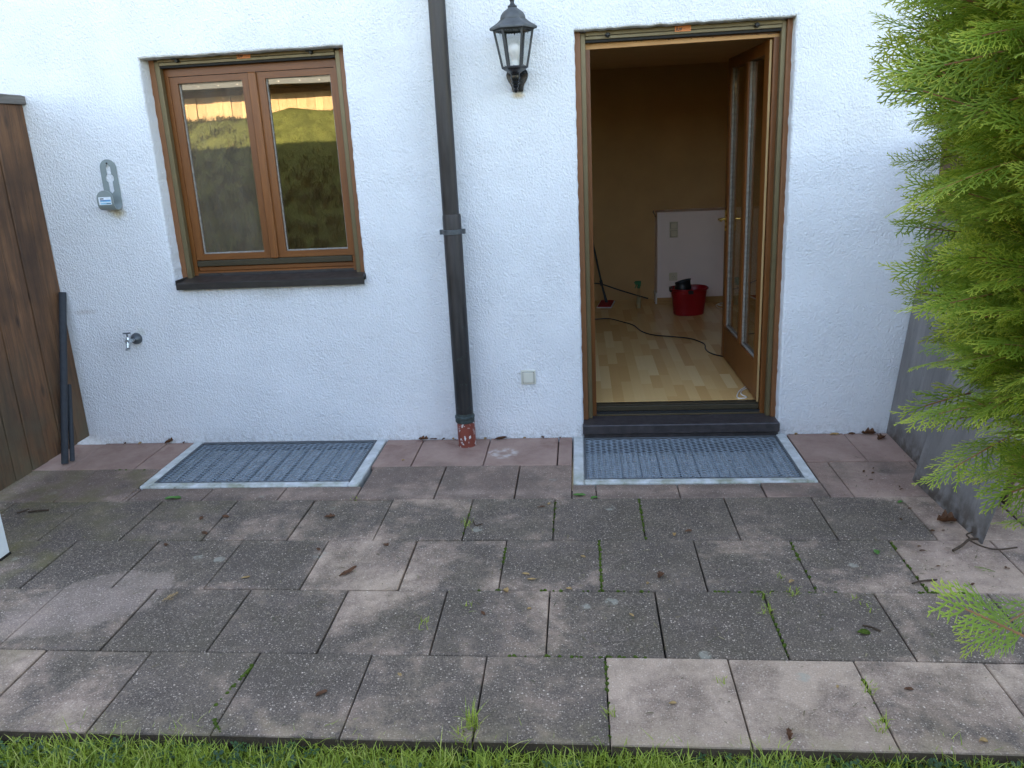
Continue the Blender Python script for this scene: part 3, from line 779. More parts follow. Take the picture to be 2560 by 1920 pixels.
# ------------------------------------------------------------------ room
RX0, RX1, RY1, RZ0, RZ1 = -.6, 4.45, 3.30, .130, 2.258
mb = MB(); mb.box(RX0, RX1, .236, RY1 + .2, -.05, RZ0 - .006)
room_floor = tag(make("room_floor", mb, M['floor']), kind='structure')
mb = MB()
x = 2.535; strip_n = 0
while x < 4.06:
    y = .236 - random.uniform(0, .4)
    while y < RY1:
        L = random.uniform(.26, .52); a, b = max(y, .236), min(y + L, RY1); y += L
        if b - a < .03: continue
        q = MB(); q.box(-.0324, .0324, -(b - a) / 2 + .0004, (b - a) / 2 - .0004, -.006, 0)
        o = make("floor_strip", q, M['floor'], room_floor); o.location = (x + .0325, (a + b) / 2, RZ0)
        strip_n += 1
    x += .065
def room():
    mb = MB(); T = .301
    def rect(x0, x1, z0, z1): mb.quad((x1, T, z0), (x0, T, z0), (x0, T, z1), (x1, T, z1))
    rect(RX0, WX0, 0, 2.4); rect(WX0, WX1, 0, WZ0); rect(WX0, WX1, WZ1, 2.4); rect(WX1, DX0, 0, 2.4); rect(DX0, DX1, DZ1, 2.4); rect(DX1, RX1, 0, 2.4)
    mb.box(RX0 - .1, RX0, .3, RY1 + .2, 0, 2.4); mb.box(RX1, RX1 + .1, .3, RY1 + .2, 0, 2.4); mb.box(RX0, RX1, RY1, RY1 + .2, 0, 2.4)
    tag(make("interior_wall", mb, M['room_wall']), kind='structure')
    mb = MB(); mb.box(RX0 - .1, RX1 + .1, .302, RY1 + .2, RZ1, RZ1 + .19); tag(make("ceiling", mb, M['ceiling']), kind='structure')
    mb = MB(); mb.box(3.262, RX1, 3.066, RY1, RZ0, .980, .004)
    hw = tag(make("half_wall", mb, M['half_wall']), kind='structure')
    bx("skirting_board", M['skirting'], hw, 3.262, RX1, 3.052, 3.0655, RZ0, RZ0 + .058, .002)
    bx("skirting_end", M['white_trim'], hw, 3.247, 3.2615, 3.054, 3.22, RZ0, RZ0 + .105, .003)
room()

# ================================================================== LIGHT WELLS
def light_well(x0, x1, yf, label):
    o = thing("light_well", label, "light well", ((x0 + x1) / 2, yf / 2, 0), "light wells with metal gratings along the wall")
    L = o.location.copy()
    gx0, gx1, gy0, gy1 = x0 + .057, x1 - .055, -.605, -.030
    mb = MB()
    mb.box(x0, gx0, yf, -.002, -.08, .004, .006); mb.box(gx1, x1, yf, -.002, -.08, .004, .006); mb.box(gx0, gx1, yf, gy0, -.08, .0035, .005)
    rim = place(make("concrete_rim", mb, M['shaft']), o, L)
    mb = MB(); zb = -.95
    mb.box(x0 + .02, gx0 + .012, gy0, -.002, zb, -.0805); mb.box(gx1 - .012, x1 - .02, gy0, -.002, zb, -.0805); mb.box(x0 + .02, x1 - .02, yf + .02, gy0 + .012, zb, -.0805); mb.box(x0, x1, yf, 0, zb - .05, zb)
    place(make("shaft_wall", mb, M['pit']), o, L)
    mb = MB(); mb.box(x0 + .02, x1 - .02, -.012, -.001, -.058, -.004); place(make("dark_wall_band", mb, M['sill']), o, L)  # dark band along the wall just below the grating
    mb = MB(); t = .012
    mb.box(gx0, gx1, gy0, gy0 + t, -.030, .003, .001); mb.box(gx0, gx1, gy1 - t, gy1, -.030, .003, .001); mb.box(gx0, gx0 + t, gy0 + t, gy1 - t, -.030, .003, .001); mb.box(gx1 - t, gx1, gy0 + t, gy1 - t, -.030, .003, .001)
    gr = place(make("grating", mb, M['galv_dark']), o, L)
    # expanded metal: wavy slanted strands, neighbours in opposite phase
    LW_, SW = .0625, .0230
    V = []; F = []; rows = int((gy1 - gy0 - 2 * t) / (SW / 2))
    xs0, xs1 = gx0 + t, gx1 - t
    for j in range(rows):
        yj = gy0 + t + (j + .5) * SW / 2; ph = (j % 2) * .5
        xs = [xs0]; n = int((xs1 - xs0) / LW_ * 4) + 1; pts = []
        k = -1
        while True:
            base = xs0 + (k + ph) * LW_
            for f, s in ((.00, -1), (.14, -1), (.50, 1), (.64, 1)):
                pts.append((base + f * LW_, yj + s * SW / 4 * .92))
            k += 1
            if base > xs1: break
        pts = [p for p in pts if xs0 - .02 < p[0] < xs1 + .02]
        pts = [(min(max(px, xs0), xs1), py) for px, py in pts]
        b0 = len(V)
        for px, py in pts:   # slanted rectangular section
            for dy, dz in ((-.0022, -.0012), (-.0012, -.0020), (.0022, .0002), (.0012, .0010)): V.append((px, py + dy, -.0012 + dz))
        for i in range(len(pts) - 1):
            for a in range(4):
                c = (a + 1) % 4; F.append((b0 + i * 4 + a, b0 + i * 4 + c, b0 + (i + 1) * 4 + c, b0 + (i + 1) * 4 + a))
    me = fast_mesh("expanded_metal", np.array(V), np.array(F)); em = link("expanded_metal", me, M['strand'], gr); em['kind'] = 'stuff'
    for i in range(1, 11):
        x = gx0 + (gx1 - gx0) * i / 11
        q = MB(); q.box(x - .0022, x + .0022, gy0 + t, gy1 - t, -.030, -.0085); make("support_bar", q, M['galv_dark'], gr)
    return o
light_well(*LW[0], "light well with white rim and metal grating in the ground below the brown window")
light_well(*LW[1], "light well with white rim and metal grating in front of the door step")

# ================================================================== WALL FITTINGS
def downpipe():
    o = thing("downpipe", "dark copper rain downpipe on the white wall with a short red painted foot", "downpipe", (1.868, -.09, 0)); L = o.location.copy()
    cx, cy = 1.869, -.095
    mb = MB(); mb.lathe([(1.315, .0440), (1.322, .0445), (5.05, .0405)], (1.866, cy, 0), seg=28); place(make("upper_pipe", mb, M['pipe'], smooth=True), o, L)
    mb = MB(); mb.lathe([(.165, .0500), (1.305, .0500), (1.318, .0475)], (cx, cy, 0), seg=28); place(make("lower_pipe", mb, M['pipe'], smooth=True), o, L)
    mb = MB(); mb.lathe([(.140, .0515), (.143, .0545), (.152, .0555), (.162, .0545), (.165, .0565), (.172, .0575), (.178, .0565), (.182, .0515), (.196, .0508)], (cx, cy, 0), seg=28); place(make("collar", mb, M['verdigris'], smooth=True), o, L)
    mb = MB(); mb.lathe([(-.03, .0515), (.139, .0515)], (cx + .004, cy, 0), seg=28); place(make("red_foot", mb, M['redpipe'], smooth=True), o, L)
    mb = MB(); mb.lathe([(1.212, .0522), (1.214, .0545), (1.236, .0545), (1.238, .0522)], (cx, cy, 0), seg=28)
    for s in (-1, 1): mb.box(cx + s * .052, cx + s * .070, cy - .005, cy + .005, 1.212, 1.238, .002)
    mb.tube([(cx, cy + .05, 1.225), (cx, .002, 1.225)], .006, 8)
    c = place(make("pipe_clamp", mb, M['dark_metal'], smooth=True), o, L)
    mb = MB(); mb.box(1.800, 1.93, -.150, -.045, -.0302, .0002) if False else None
downpipe()

def lantern():
    cx, cy = 2.247, -.150
    o = thing("wall_lantern", "black six sided wall lantern with clear panes between downpipe and door", "wall lamp", (cx, -.02, 1.98)); L = o.location.copy()
    def P(ob): return place(ob, o, L)
    hexr = lambda a: math.cos(math.pi / 6) / math.cos(((a + math.pi / 6 * 0) % (math.pi / 3)) - math.pi / 6)
    # roof: hexagonal brim running into a round dome
    prof = [(2.208, .1165), (2.215, .1185), (2.2195, .1165), (2.226, .106), (2.234, .092), (2.243, .078), (2.2515, .068), (2.254, .0665), (2.2545, .0630), (2.262, .0625), (2.272, .0600), (2.282, .0535), (2.291, .0445), (2.298, .034), (2.304, .025), (2.309, .0205)]
    wgt = [1, 1, 1, 1, 1, 1, 1, .9, .35, .2, .15, .1, .05, 0, 0, 0]
    mb = MB(); mb.lathe(prof, (cx, cy, 0), seg=36, shape=lambda a, i: 1 + (hexr(a) - 1) * wgt[i]); roof = P(make("lantern_roof", mb, M['lantern_roof'], smooth=True))
    mb = MB(); mb.lathe([(2.3085, .0225), (2.312, .0235), (2.316, .0215), (2.320, .014), (2.328, .0095), (2.336, .0100), (2.344, .0140), (2.353, .0150), (2.362, .012), (2.370, .0055), (2.376, .002)], (cx, cy, 0), seg=20)
    make("finial", mb, M['lantern'], roof, True)
    zt, zb, rt, rb = 2.209, 2.028, .0965, .0605
    hv = lambda r, k, z: Vector((cx + r * math.cos(k * math.pi / 3), cy + r * math.sin(k * math.pi / 3), z))
    mb = MB()
    for k in range(6): mb.tube([hv(rt, k, zt), hv(rb, k, zb)], .0062, 6)
    for z, r in ((zt - .004, rt), (zb + .004, rb)):
        for k in range(6): mb.tube([hv(r, k, z), hv(r, k + 1, z)], .0058, 6)
    P(make("cage", mb, M['lantern']))
    for k in range(6):
        a, b, c, d = hv(rt * .985, k, zt - .004), hv(rt * .985, k + 1, zt - .004), hv(rb * .985, k + 1, zb + .004), hv(rb * .985, k, zb + .004)
        mb = MB(); mb.quad(d, c, b, a); P(make("pane", mb, M['clear']))
        # scalloped lead edging at top and foot of each pane, thin bevel lines
        mb = MB()
        for (e0, e1, up, w0) in ((a, b, (d - a).normalized(), .011), (d, c, (a - d).normalized(), .007)):
            n = 7; out = (e0 + e1) / 2 - Vector((cx, cy, (e0.z))); out.z = 0; out = out.normalized() * .0012
            for i in range(n):
                p = e0.lerp(e1, i / n) + out; q = e0.lerp(e1, (i + 1) / n) + out; m2 = e0.lerp(e1, (i + .5) / n) + up * w0 * (1.5 if i == n // 2 else .8) + out
                mb.add([p, q, m2, p - out * 1.6, q - out * 1.6, m2 - out * 1.6], [(0, 1, 2), (5, 4, 3), (0, 3, 4, 1), (1, 4, 5, 2), (2, 5, 3, 0)])
            P(make("lead_edging", mb, M['lantern'])); mb = MB()
    mb = MB(); mb.lathe([(2.031, .0600), (2.026, .0605), (2.020, .054), (2.010, .036), (2.003, .026), (1.999, .0235), (1.992, .0215), (1.984, .0235), (1.972, .0190), (1.964, .0165), (1.960, .0225), (1.955, .0215), (1.951, .0125), (1.944, .0165), (1.937, .0130), (1.932, .0085), (1.926, .0125), (1.919, .0105), (1.913, .005), (1.910, .001)], (cx, cy, 0), seg=24, shape=lambda a, i: hexr(a) if i < 4 else 1)
    P(make("stem", mb, M['lantern_black'], smooth=True))
    # bracket arm and wall plate
    mb = MB(); mb.tube([(cx, -.022, 1.955), (cx, -.05, 1.962), (cx, -.085, 1.975), (cx, -.12, 1.990), (cx, -.138, 1.992)], [.014, .011, .010, .011, .013], 12); P(make("arm", mb, M['lantern_black'], smooth=True))
    half = [(.0, 2.045), (.022, 2.043), (.040, 2.036), (.052, 2.024), (.0565, 2.008), (.054, 1.990), (.046, 1.974), (.036, 1.960), (.031, 1.945), (.0285, 1.924)]
    poly = [(cx - x, z) for x, z in reversed(half)][:-1] + [(cx + x, z) for x, z in half]
    poly = list(reversed(poly))
    mb = MB(); mb.prism(poly, -.016, .004); inner = [(cx + (x - cx) * .82, 1.985 + (z - 1.985) * .86) for x, z in poly]; mb.prism(inner, -.024, -.0162)
    for s in (-1, 1): mb.lathe([(0, .0045), (.003, .0045), (.0045, .002)], (cx + s * .040, -.0242, 2.012), 'Y', 10)
    P(make("wall_plate", mb, M['lantern_black'], smooth=True))
    mb = MB(); mb.lathe([(2.032, .017), (2.062, .017)], (cx, cy, 0), seg=18); P(make("socket", mb, M['white_trim'], smooth=True))
    mb = MB(); mb.lathe([(2.0625, .012), (2.070, .014), (2.085, .021), (2.100, .0275), (2.115, .0295), (2.130, .027), (2.141, .019), (2.146, .009), (2.147, .001)], (cx, cy, 0), seg=24); P(make("bulb", mb, M['bulb'], smooth=True))
lantern()

def tap():
    cx, cz = -.080, .662
    o = thing("garden_tap", "small chrome garden tap low on the white wall", "tap", (cx, -.02, cz)); L = o.location.copy()
    P = lambda ob: place(ob, o, L)
    mb = MB(); mb.lathe([(-.004, .034), (.006, .034), (.014, .0325), (.026, .026), (.036, .0165), (.040, .0135)], (cx, 0, cz), 'Y', 24); P(make("wall_rose", mb, M['dark_metal'], smooth=True))
    mb = MB(); mb.tube([(cx, -.034, cz), (cx, -.060, cz + .002), (cx, -.085, cz + .006), (cx, -.108, cz + .006)], [.0105, .0105, .0135, .0125], 14)
    mb.tube([(cx + .001, -.094, cz + .030), (cx + .001, -.096, cz + .006), (cx, -.106, cz - .014), (cx, -.110, cz - .030)], [.0085, .012, .0095, .0095], 14); P(make("tap_body", mb, M['chrome'], smooth=True))
    mb = MB(); mb.lathe([(-.030, .0095), (-.029, .0135), (-.019, .0140), (-.018, .0095)], (cx, -.109, cz - .014), seg=18); P(make("spout_nut", mb, M['chrome'], smooth=True))
    mb = MB(); mb.tube([(cx, -.094, cz + .028), (cx, -.094, cz + .052)], .0038, 8); mb.tube([(cx - .021, -.097, cz + .055), (cx, -.094, cz + .053), (cx + .021, -.091, cz + .055)], [.0042, .0052, .0042], 8); P(make("tap_handle", mb, M['dark_metal'], smooth=True))
tap()

def hose_hook():
    cx = -.066
    o = thing("hose_hook", "grey green J shaped hose hook screwed to the wall left of the window", "hook", (cx, 0, 1.56)); L = o.location.copy()
    P = lambda ob: place(ob, o, L)
    W_ = .0475; th = .004
    def width(z):
        return math.sqrt(max(0, W_ ** 2 - max(0, z - (1.693 - W_)) ** 2))
    def slot(z):
        s = 0.0
        if 1.510 < z < 1.662:
            s = .0135
            if z > 1.662 - .0135: s = math.sqrt(max(0, .0135 ** 2 - (z - (1.662 - .0135)) ** 2))
            if z < 1.510 + .0135: s = math.sqrt(max(0, .0135 ** 2 - (z - (1.510 + .0135)) ** 2))
        if abs(z - 1.590) < .0245: s = max(s, math.sqrt(.0245 ** 2 - (z - 1.590) ** 2))
        return s
    zs = np.concatenate([1.693 - W_ * (1 - np.cos(np.linspace(0, math.pi / 2, 12))) , np.linspace(1.693 - W_ - .004, 1.460, 44)])
    # path (y, z) going down the wall, round the bottom and up to the front lip
    path = [(-.006, z, width(z), slot(z)) for z in zs]
    r = .042; cyc, czc = -.006 - r, 1.460
    for i in range(1, 13):
        a = math.pi * i / 12; path.append((cyc + r * math.cos(a), czc - r * math.sin(a) * .95, W_, 0.0))
    lip = np.linspace(1.463, 1.528, 16)
    for z in lip:
        t = max(0, z - (1.528 - W_)); path.append((cyc - r, z, math.sqrt(max(0, W_ ** 2 - t * t)), 0.0))
    mb = MB(); V = []; F = []
    n = len(path)
    for i, (y, z, wv, s) in enumerate(path):
        y0, z0 = path[max(i - 1, 0)][:2]; y1, z1 = path[min(i + 1, n - 1)][:2]
        tx, tz = y1 - y0, z1 - z0; l = math.hypot(tx, tz) or 1; ny, nz = tz / l, -tx / l
        wv = max(wv, .0008)
        for q in (-.5, .5):
            for xx in (-wv, -s, s, wv): V.append((cx + xx, y + ny * th * q, z + nz * th * q))
    for i in range(n - 1):
        for k in (0, 2):
            for side in (0, 1):
                a = i * 8 + side * 4 + k; b = (i + 1) * 8 + side * 4 + k
                F.append((a, a + 1, b + 1, b) if side == 0 else (a, b, b + 1, a + 1))
        if path[i][3] > 0 or path[i + 1][3] > 0:
            for k in (1, 2): F.append((i * 8 + k, i * 8 + 4 + k, (i + 1) * 8 + 4 + k, (i + 1) * 8 + k))
        for k in (0, 3): F.append((i * 8 + k, i * 8 + 4 + k, (i + 1) * 8 + 4 + k, (i + 1) * 8 + k))
    mb.add(V, F); P(make("hook_plate", mb, M['hook'], smooth=True))
    mb = MB(); mb.lathe([(0, .005), (.003, .005), (.0045, .003)], (cx - .002, -.008, 1.672), 'Y', 10); P(make("screw", mb, M['black']))
    yl = cyc - r - .0022
    mb = MB(); mb.mi = 0; mb.box(cx - .036, cx + .036, yl - .0006, yl, 1.450, 1.492)
    mb.mi = 1; mb.box(cx - .028, cx + .034, yl - .0010, yl - .0007, 1.471, 1.4765); mb.mi = 2; mb.box(cx - .028, cx + .034, yl - .0010, yl - .0007, 1.4655, 1.4705); mb.box(cx - .028, cx + .034, yl - .0010, yl - .0007, 1.453, 1.4605)
    mb.mi = 3; mb.box(cx - .028, cx - .006, yl - .0010, yl - .0007, 1.480, 1.486); mb.box(cx + .008, cx + .032, yl - .0013, yl - .0011, 1.4555, 1.4585); mb.box(cx - .028, cx + .004, yl - .0013, yl - .0011, 1.4718, 1.4735)
    P(make("label_sticker", mb, [M['sticker_white'], M['sticker_blue'], M['sticker_cyan'], M['ink']]))
hose_hook()

def rocker(name, label, x0, x1, z0, z1, y, mat, n=1, group=None):
    o = thing(name, label, "light switch", ((x0 + x1) / 2, y, (z0 + z1) / 2), group); L = o.location.copy()
    mb = MB(); mb.box(x0, x1, y - .010, y + .004, z0, z1, .003); place(make("face_plate", mb, mat), o, L)
    h = (z1 - z0) / n
    for i in range(n):
        a, b = z0 + h * i, z0 + h * (i + 1); m = (x1 - x0) * .13
        mb = MB(); mb.box(x0 + m, x1 - m, y - .0165, y - .0102, a + m, b - m, .0035); r_ = place(make("rocker", mb, mat), o, L)
        mb = MB(); mb.box(x0 + m - .0015, x1 - m + .0015, y - .0108, y - .0101, a + m - .0015, b - m + .0015); place(make("rocker_gap", mb, M['olive_dark']), o, L)
rocker("light_switch", "cream outdoor light switch low on the wall between downpipe and door", 2.196, 2.279, .328, .412, 0.0, M['cream'])
rocker("light_switch", "double cream light switch on the white half wall inside the room", 3.374, 3.449, .748, .891, 3.066, M['cream_indoor'], 2)
def socket():
    x, z, y = 3.4095, .385, 3.066
    o = thing("wall_socket", "cream power socket low on the white half wall behind the red bucket", "socket", (x, y, z)); L = o.location.copy()
    mb = MB(); mb.box(x - .0375, x + .0375, y - .009, y + .003, z - .0375, z + .0375, .003); place(make("face_plate", mb, M['cream_indoor']), o, L)
    mb = MB(); mb.lathe([(0, .0215), (.0025, .0215), (.0025, .0185), (.0008, .018)], (x, y - .0092, z), 'Y', 24); place(make("socket_ring", mb, M['cream_indoor'], smooth=True), o, L)
    mb = MB()
    for s in (-1, 1): mb.lathe([(0, .0028), (.0012, .0028)], (x + s * .0095, y - .0098, z), 'Y', 10); mb.box(x - .003, x + .003, y - .0112, y - .0098, z + s * .0165, z + s * .0185)
    place(make("contact_hole", mb, M['black']), o, L)
socket()

# ================================================================== LEFT FENCE, POST, TUBES
def fence(name, label, x, th, y0, y1, z0, z1, bw, facing, cap=True):
    o = thing(name, label, "fence", (x, y0, 0)); L = o.location.copy()
    y = y0; i = 0
    while y > y1 + .02:
        w_ = min(bw * random.uniform(.96, 1.04), y - y1)
        mb = MB(); mb.box(x - th / 2, x + th / 2, y - w_ + .0022, y - .0022, z0 + random.uniform(-.004, .004), z1, .003)
        ob = place(make("fence_board", mb, M['fence']), o, L); ob.location.x += random.uniform(-.0045, .0045)
        y -= w_; i += 1
    if cap:
        n = 14; mb = MB(); ca = MB()
        vs = []; 
        for k in range(n + 1):
            yy = y0 + .010 + (y1 - y0 - .01) * k / n
            for dx, dz in ((-.036, 0), (.036, 0), (.036, .042), (.012, .050), (-.012, .050), (-.036, .042)):
                j = .004 * mnoise.noise(Vector((dx * 60, yy * 9, dz * 50))); vs.append((x + dx + j, yy, z1 + .001 + dz + j * .7))
        fs = [tuple(range(6)), tuple(n * 6 + q for q in reversed(range(6)))]
        for k in range(n):
            for q in range(6): fs.append((k * 6 + q, (k + 1) * 6 + q, (k + 1) * 6 + (q + 1) % 6, k * 6 + (q + 1) % 6))
        ca.add(vs, fs); place(make("fence_cap", ca, M['fence_cap']), o, L)
    for z in (z0 + .35, z1 - .3):
        mb = MB(); mb.box(x - facing * (th / 2 + .030), x - facing * (th / 2 + .003), y1 + .01, y0 - .01, z - .035, z + .035, .003); place(make("fence_rail", mb, M['fence']), o, L)
fence("wooden_fence", "dark brown vertical board fence at the left end of the patio", -.513, .036, -.004, -1.32, .050, 2.006, .135, 1)
fence("wooden_fence", "dark brown board fence half hidden behind the thuja at the right", 4.395, .03, -.006, -.98, .03, 1.62, .14, -1, cap=False)
bx_ = thing("white_post", "white square post standing at the left edge of the patio", "post", (-.077, -1.379, 0))
mb = MB(); mb.box(-.108, -.046, -1.410, -1.348, .006, .85, .003); place(make("post_shaft", mb, M['white_post']), bx_, bx_.location)
mb = MB(); mb.box(-.112, -.042, -1.414, -1.344, -.004, .006, .002); place(make("post_foot", mb, M['soil']), bx_, bx_.location)
mb = MB(); mb.box(-.111, -.043, -1.413, -1.345, .85, .864, .004); place(make("post_cap", mb, M['white_post']), bx_, bx_.location)

def foam_tube(p0, p1, r, label):
    p0, p1 = Vector(p0), Vector(p1); mid = (p0 + p1) / 2 + Vector((.006, -.008, 0))
    mb = MB(); seg = 20; pts = [p0, p0.lerp(mid, .5), mid, mid.lerp(p1, .5), p1]
    # hollow tube: outer skin, inner skin, annular ends
    d = (p1 - p0).normalized(); u = d.cross(Vector((0, 1, 0))).normalized(); v = d.cross(u)
    vs = []; fs = []
    for rr in (r, r * .52):
        for p in pts:
            for k in range(seg): a = 2 * math.pi * k / seg; vs.append(p + (u * math.cos(a) + v * math.sin(a)) * rr)
    n = len(pts); o2 = n * seg
    for i in range(n - 1):
        for k in range(seg):
            k2 = (k + 1) % seg
            fs.append((i * seg + k, i * seg + k2, (i + 1) * seg + k2, (i + 1) * seg + k)); fs.append((o2 + i * seg + k, o2 + (i + 1) * seg + k, o2 + (i + 1) * seg + k2, o2 + i * seg + k2))
    for i in (0, n - 1):
        for k in range(seg): k2 = (k + 1) % seg; fs.append((i * seg + k, o2 + i * seg + k, o2 + i * seg + k2, i * seg + k2))
    mb.add(vs, fs); return tag(make("foam_tube", mb, M['foam'], smooth=True), label, "tube", "foam tubes leaning on the left fence")
foam_tube((-.462, -.322, .002), (-.468, -.030, .958), .0195, "long dark grey foam pipe tube leaning upright in the corner of fence and wall")
foam_tube((-.441, -.283, .002), (-.474, -.132, .425), .0135, "short thin dark foam pipe tube standing beside the longer one")

# ================================================================== RIGHT SHEETS
def sheet(p_bl, p_br, lean, h, th, label, curve=0.0):
    """leaning board: bottom edge from p_bl to p_br, leaning towards +x by lean radians"""
    a, b = Vector(p_bl), Vector(p_br); n = 10; m_ = 12
    e = (b - a); up = Vector((math.sin(lean), 0, math.cos(lean))); nor = e.normalized().cross(up).normalized()
    if nor.x > 0: nor = -nor
    V = []; 
    for s in (0, 1):
        for j in range(m_ + 1):
            for i in range(n + 1):
                t = i / n; q = j / m_
                V.append(a + e * t + up * (h * q) + nor * (curve * math.sin(math.pi * q) - th * s + .006 * mnoise.noise(Vector((t * 2, q * 2, h)))))
    F = []; W_ = n + 1; o = W_ * (m_ + 1)
    for j in range(m_):
        for i in range(n):
            F.append((j * W_ + i, (j + 1) * W_ + i, (j + 1) * W_ + i + 1, j * W_ + i + 1)); F.append((o + j * W_ + i, o + j * W_ + i + 1, o + (j + 1) * W_ + i + 1, o + (j + 1) * W_ + i))
    for j in range(m_):
        for i in (0, n): q = j * W_ + i; F.append((q, q + W_, o + q + W_, o + q) if i else (q, o + q, o + q + W_, q + W_))
    for i in range(n):
        for j in (0, m_): q = j * W_ + i; F.append((q, q + 1, o + q + 1, o + q) if not j else (q, o + q, o + q + 1, q + 1))
    mb = MB(); mb.add(V, F); return tag(make("grey_sheet", mb, M['sheet'], smooth=True), label, "sheet", "grey sheets leaning at the right end of the patio")
sheet((4.232, -.012, .002), (4.214, -.70, .002), R(6.2), 1.20, .006, "grey sheet leaning at the right, the one touching the white wall", .004)
sheet((4.122, -.647, .002), (4.147, -1.272, .002), R(13.0), .98, .006, "grey sheet leaning in front, nearest the camera under the thuja", .004)

# ================================================================== INDOOR THINGS
def bucket():
    cx, cy, z0 = 3.492, 2.605, RZ0
    o = thing("bucket", "red oval mop bucket with black wringer on the laminate floor", "bucket", (cx, cy, z0)); L = o.location.copy()
    rot = R(8)
    def ring(a, b, z, n=36, e=2.6):
        out = []
        for k in range(n):
            t = 2 * math.pi * k / n; c, s = math.cos(t), math.sin(t)
            x = a * math.copysign(abs(c) ** (2 / e), c); y = b * math.copysign(abs(s) ** (2 / e), s)
            out.append((cx + x * math.cos(rot) - y * math.sin(rot), cy + x * math.sin(rot) + y * math.cos(rot), z))
        return out
    def loft(rings, capb=True):
        mb = MB(); n = len(rings[0]); fs = []
        for i in range(len(rings) - 1):
            for k in range(n): fs.append((i * n + k, i * n + (k + 1) % n, (i + 1) * n + (k + 1) % n, (i + 1) * n + k))
        if capb: fs.append(tuple(reversed(range(n)))); fs.append(tuple((len(rings) - 1) * n + k for k in range(n)))
        mb.add([p for r_ in rings for p in r_], fs); return mb
    rr = [ring(.122, .092, z0), ring(.130, .100, z0 + .008), ring(.150, .118, z0 + .215), ring(.157, .124, z0 + .222), ring(.165, .130, z0 + .226), ring(.166, .131, z0 + .238), ring(.155, .121, z0 + .238), ring(.127, .096, z0 + .02)]
    place(make("bucket_body", loft(rr), M['red'], smooth=True), o, L)
    mb = MB()
    V = []; n = 20
    prof = [(.228, .070, .060), (.244, .074, .064), (.262, .066, .056), (.285, .064, .054), (.30, .070, .058), (.292, .060, .050), (.20, .040, .034)]
    ox = cx - .055
    rings = []
    for z, a, b in prof: rings.append([(ox + a * math.cos(2 * math.pi * k / n), cy - .03 + b * math.sin(2 * math.pi * k / n), z0 + z + (.018 * math.cos(2 * math.pi * k / n) if z > .28 else 0)) for k in range(n)])
    place(make("wringer", loft(rings), M['black'], smooth=True), o, L)
    bxx = [((cx - .168, cx - .138, cy - .035, cy + .035, z0 + .205, z0 + .243)), ((cx + .0 - .022, cx + .022, cy - .140, cy - .118, z0 + .20, z0 + .232))]
    for q in bxx: mb.box(*q, .004)
    place(make("rim_clip", mb, M['black']), o, L)
bucket()
def mop():
    bx0 = Vector((2.785, 3.085, RZ0))
    o = thing("flat_mop", "flat mop with red pad and black stick leaning by the left door jamb", "mop", bx0); L = o.location.copy()
    mb = MB()
    a = R(-9); 
    def rotbox(hx, hy, z0, z1, b):
        q = MB(); q.box(-hx, hx, -hy, hy, z0, z1, b)
        return [(bx0.x + x * math.cos(a) - y * math.sin(a), bx0.y + x * math.sin(a) + y * math.cos(a), z) for x, y, z in q.v], q.f
    v, f = rotbox(.072, .150, RZ0 + .001, RZ0 + .010, .003); q = MB(); q.add(v, f); place(make("mop_border", q, M['white_trim']), o, L)
    v, f = rotbox(.062, .140, RZ0 + .0102, RZ0 + .020, .003); q = MB(); q.add(v, f); place(make("mop_pad", q, M['red_mop']), o, L)
    q = MB(); q.tube([(2.792, 3.12, RZ0 + .018), (2.785, 3.13, RZ0 + .05), (2.755, 3.155, RZ0 + .17), (2.700, 3.195, RZ0 + .45), (2.56, 3.282, RZ0 + 1.12)], [.016, .013, .0095, .0095, .0095], 10); place(make("mop_stick", q, M['black'], smooth=True), o, L)
    q = MB(); q.tube([(2.752, 3.157, RZ0 + .175), (2.742, 3.164, RZ0 + .225)], .0155, 10); place(make("stick_joint", q, M['black'], smooth=True), o, L)
mop()
def spray_bottle():
    cx, cy, z0 = 3.079, 2.90, RZ0
    o = thing("spray_bottle", "clear spray bottle with green trigger head on the floor by the back wall", "bottle", (cx, cy, z0)); L = o.location.copy()
    mb = MB(); mb.lathe([(0, .020), (.004, .0235), (.050, .0225), (.085, .0185), (.115, .0205), (.145, .018), (.170, .0125), (.186, .0115)], (cx, cy, z0), seg=20); b = place(make("bottle_body", mb, M['bottle'], smooth=True), o, L)
    mb = MB(); mb.lathe([(.003, .019), (.05, .0205), (.085, .0168), (.105, .0180)], (cx, cy, z0), seg=20); place(make("liquid", mb, M['liquid'], smooth=True), o, L)
    mb = MB(); mb.lathe([(.1865, .014), (.205, .014), (.207, .010), (.215, .009)], (cx, cy, z0), seg=16); mb.box(cx - .034, cx + .022, cy - .011, cy + .011, z0 + .222, z0 + .254, .004); mb.box(cx - .008, cx + .020, cy - .010, cy + .010, z0 + .205, z0 + .224, .003); mb.tube([(cx - .020, cy, z0 + .228), (cx - .024, cy, z0 + .205), (cx - .034, cy, z0 + .188)], .005, 8)
    mb.box(cx - .040, cx - .033, cy - .006, cy + .006, z0 + .233, z0 + .246, .002); place(make("trigger_head", mb, M['green_plastic'], smooth=True), o, L)
spray_bottle()
def smooth_path(pts, n=8):
    P = [Vector(p) for p in pts]; out = []
    for i in range(len(P) - 1):
        p0, p1, p2, p3 = P[max(i - 1, 0)], P[i], P[i + 1], P[min(i + 2, len(P) - 1)]
        for k in range(n):
            t = k / n; out.append(.5 * ((2 * p1) + (p2 - p0) * t + (2 * p0 - 5 * p1 + 4 * p2 - p3) * t * t + (3 * p1 - p0 - 3 * p2 + p3) * t ** 3))
    return out + [P[-1]]
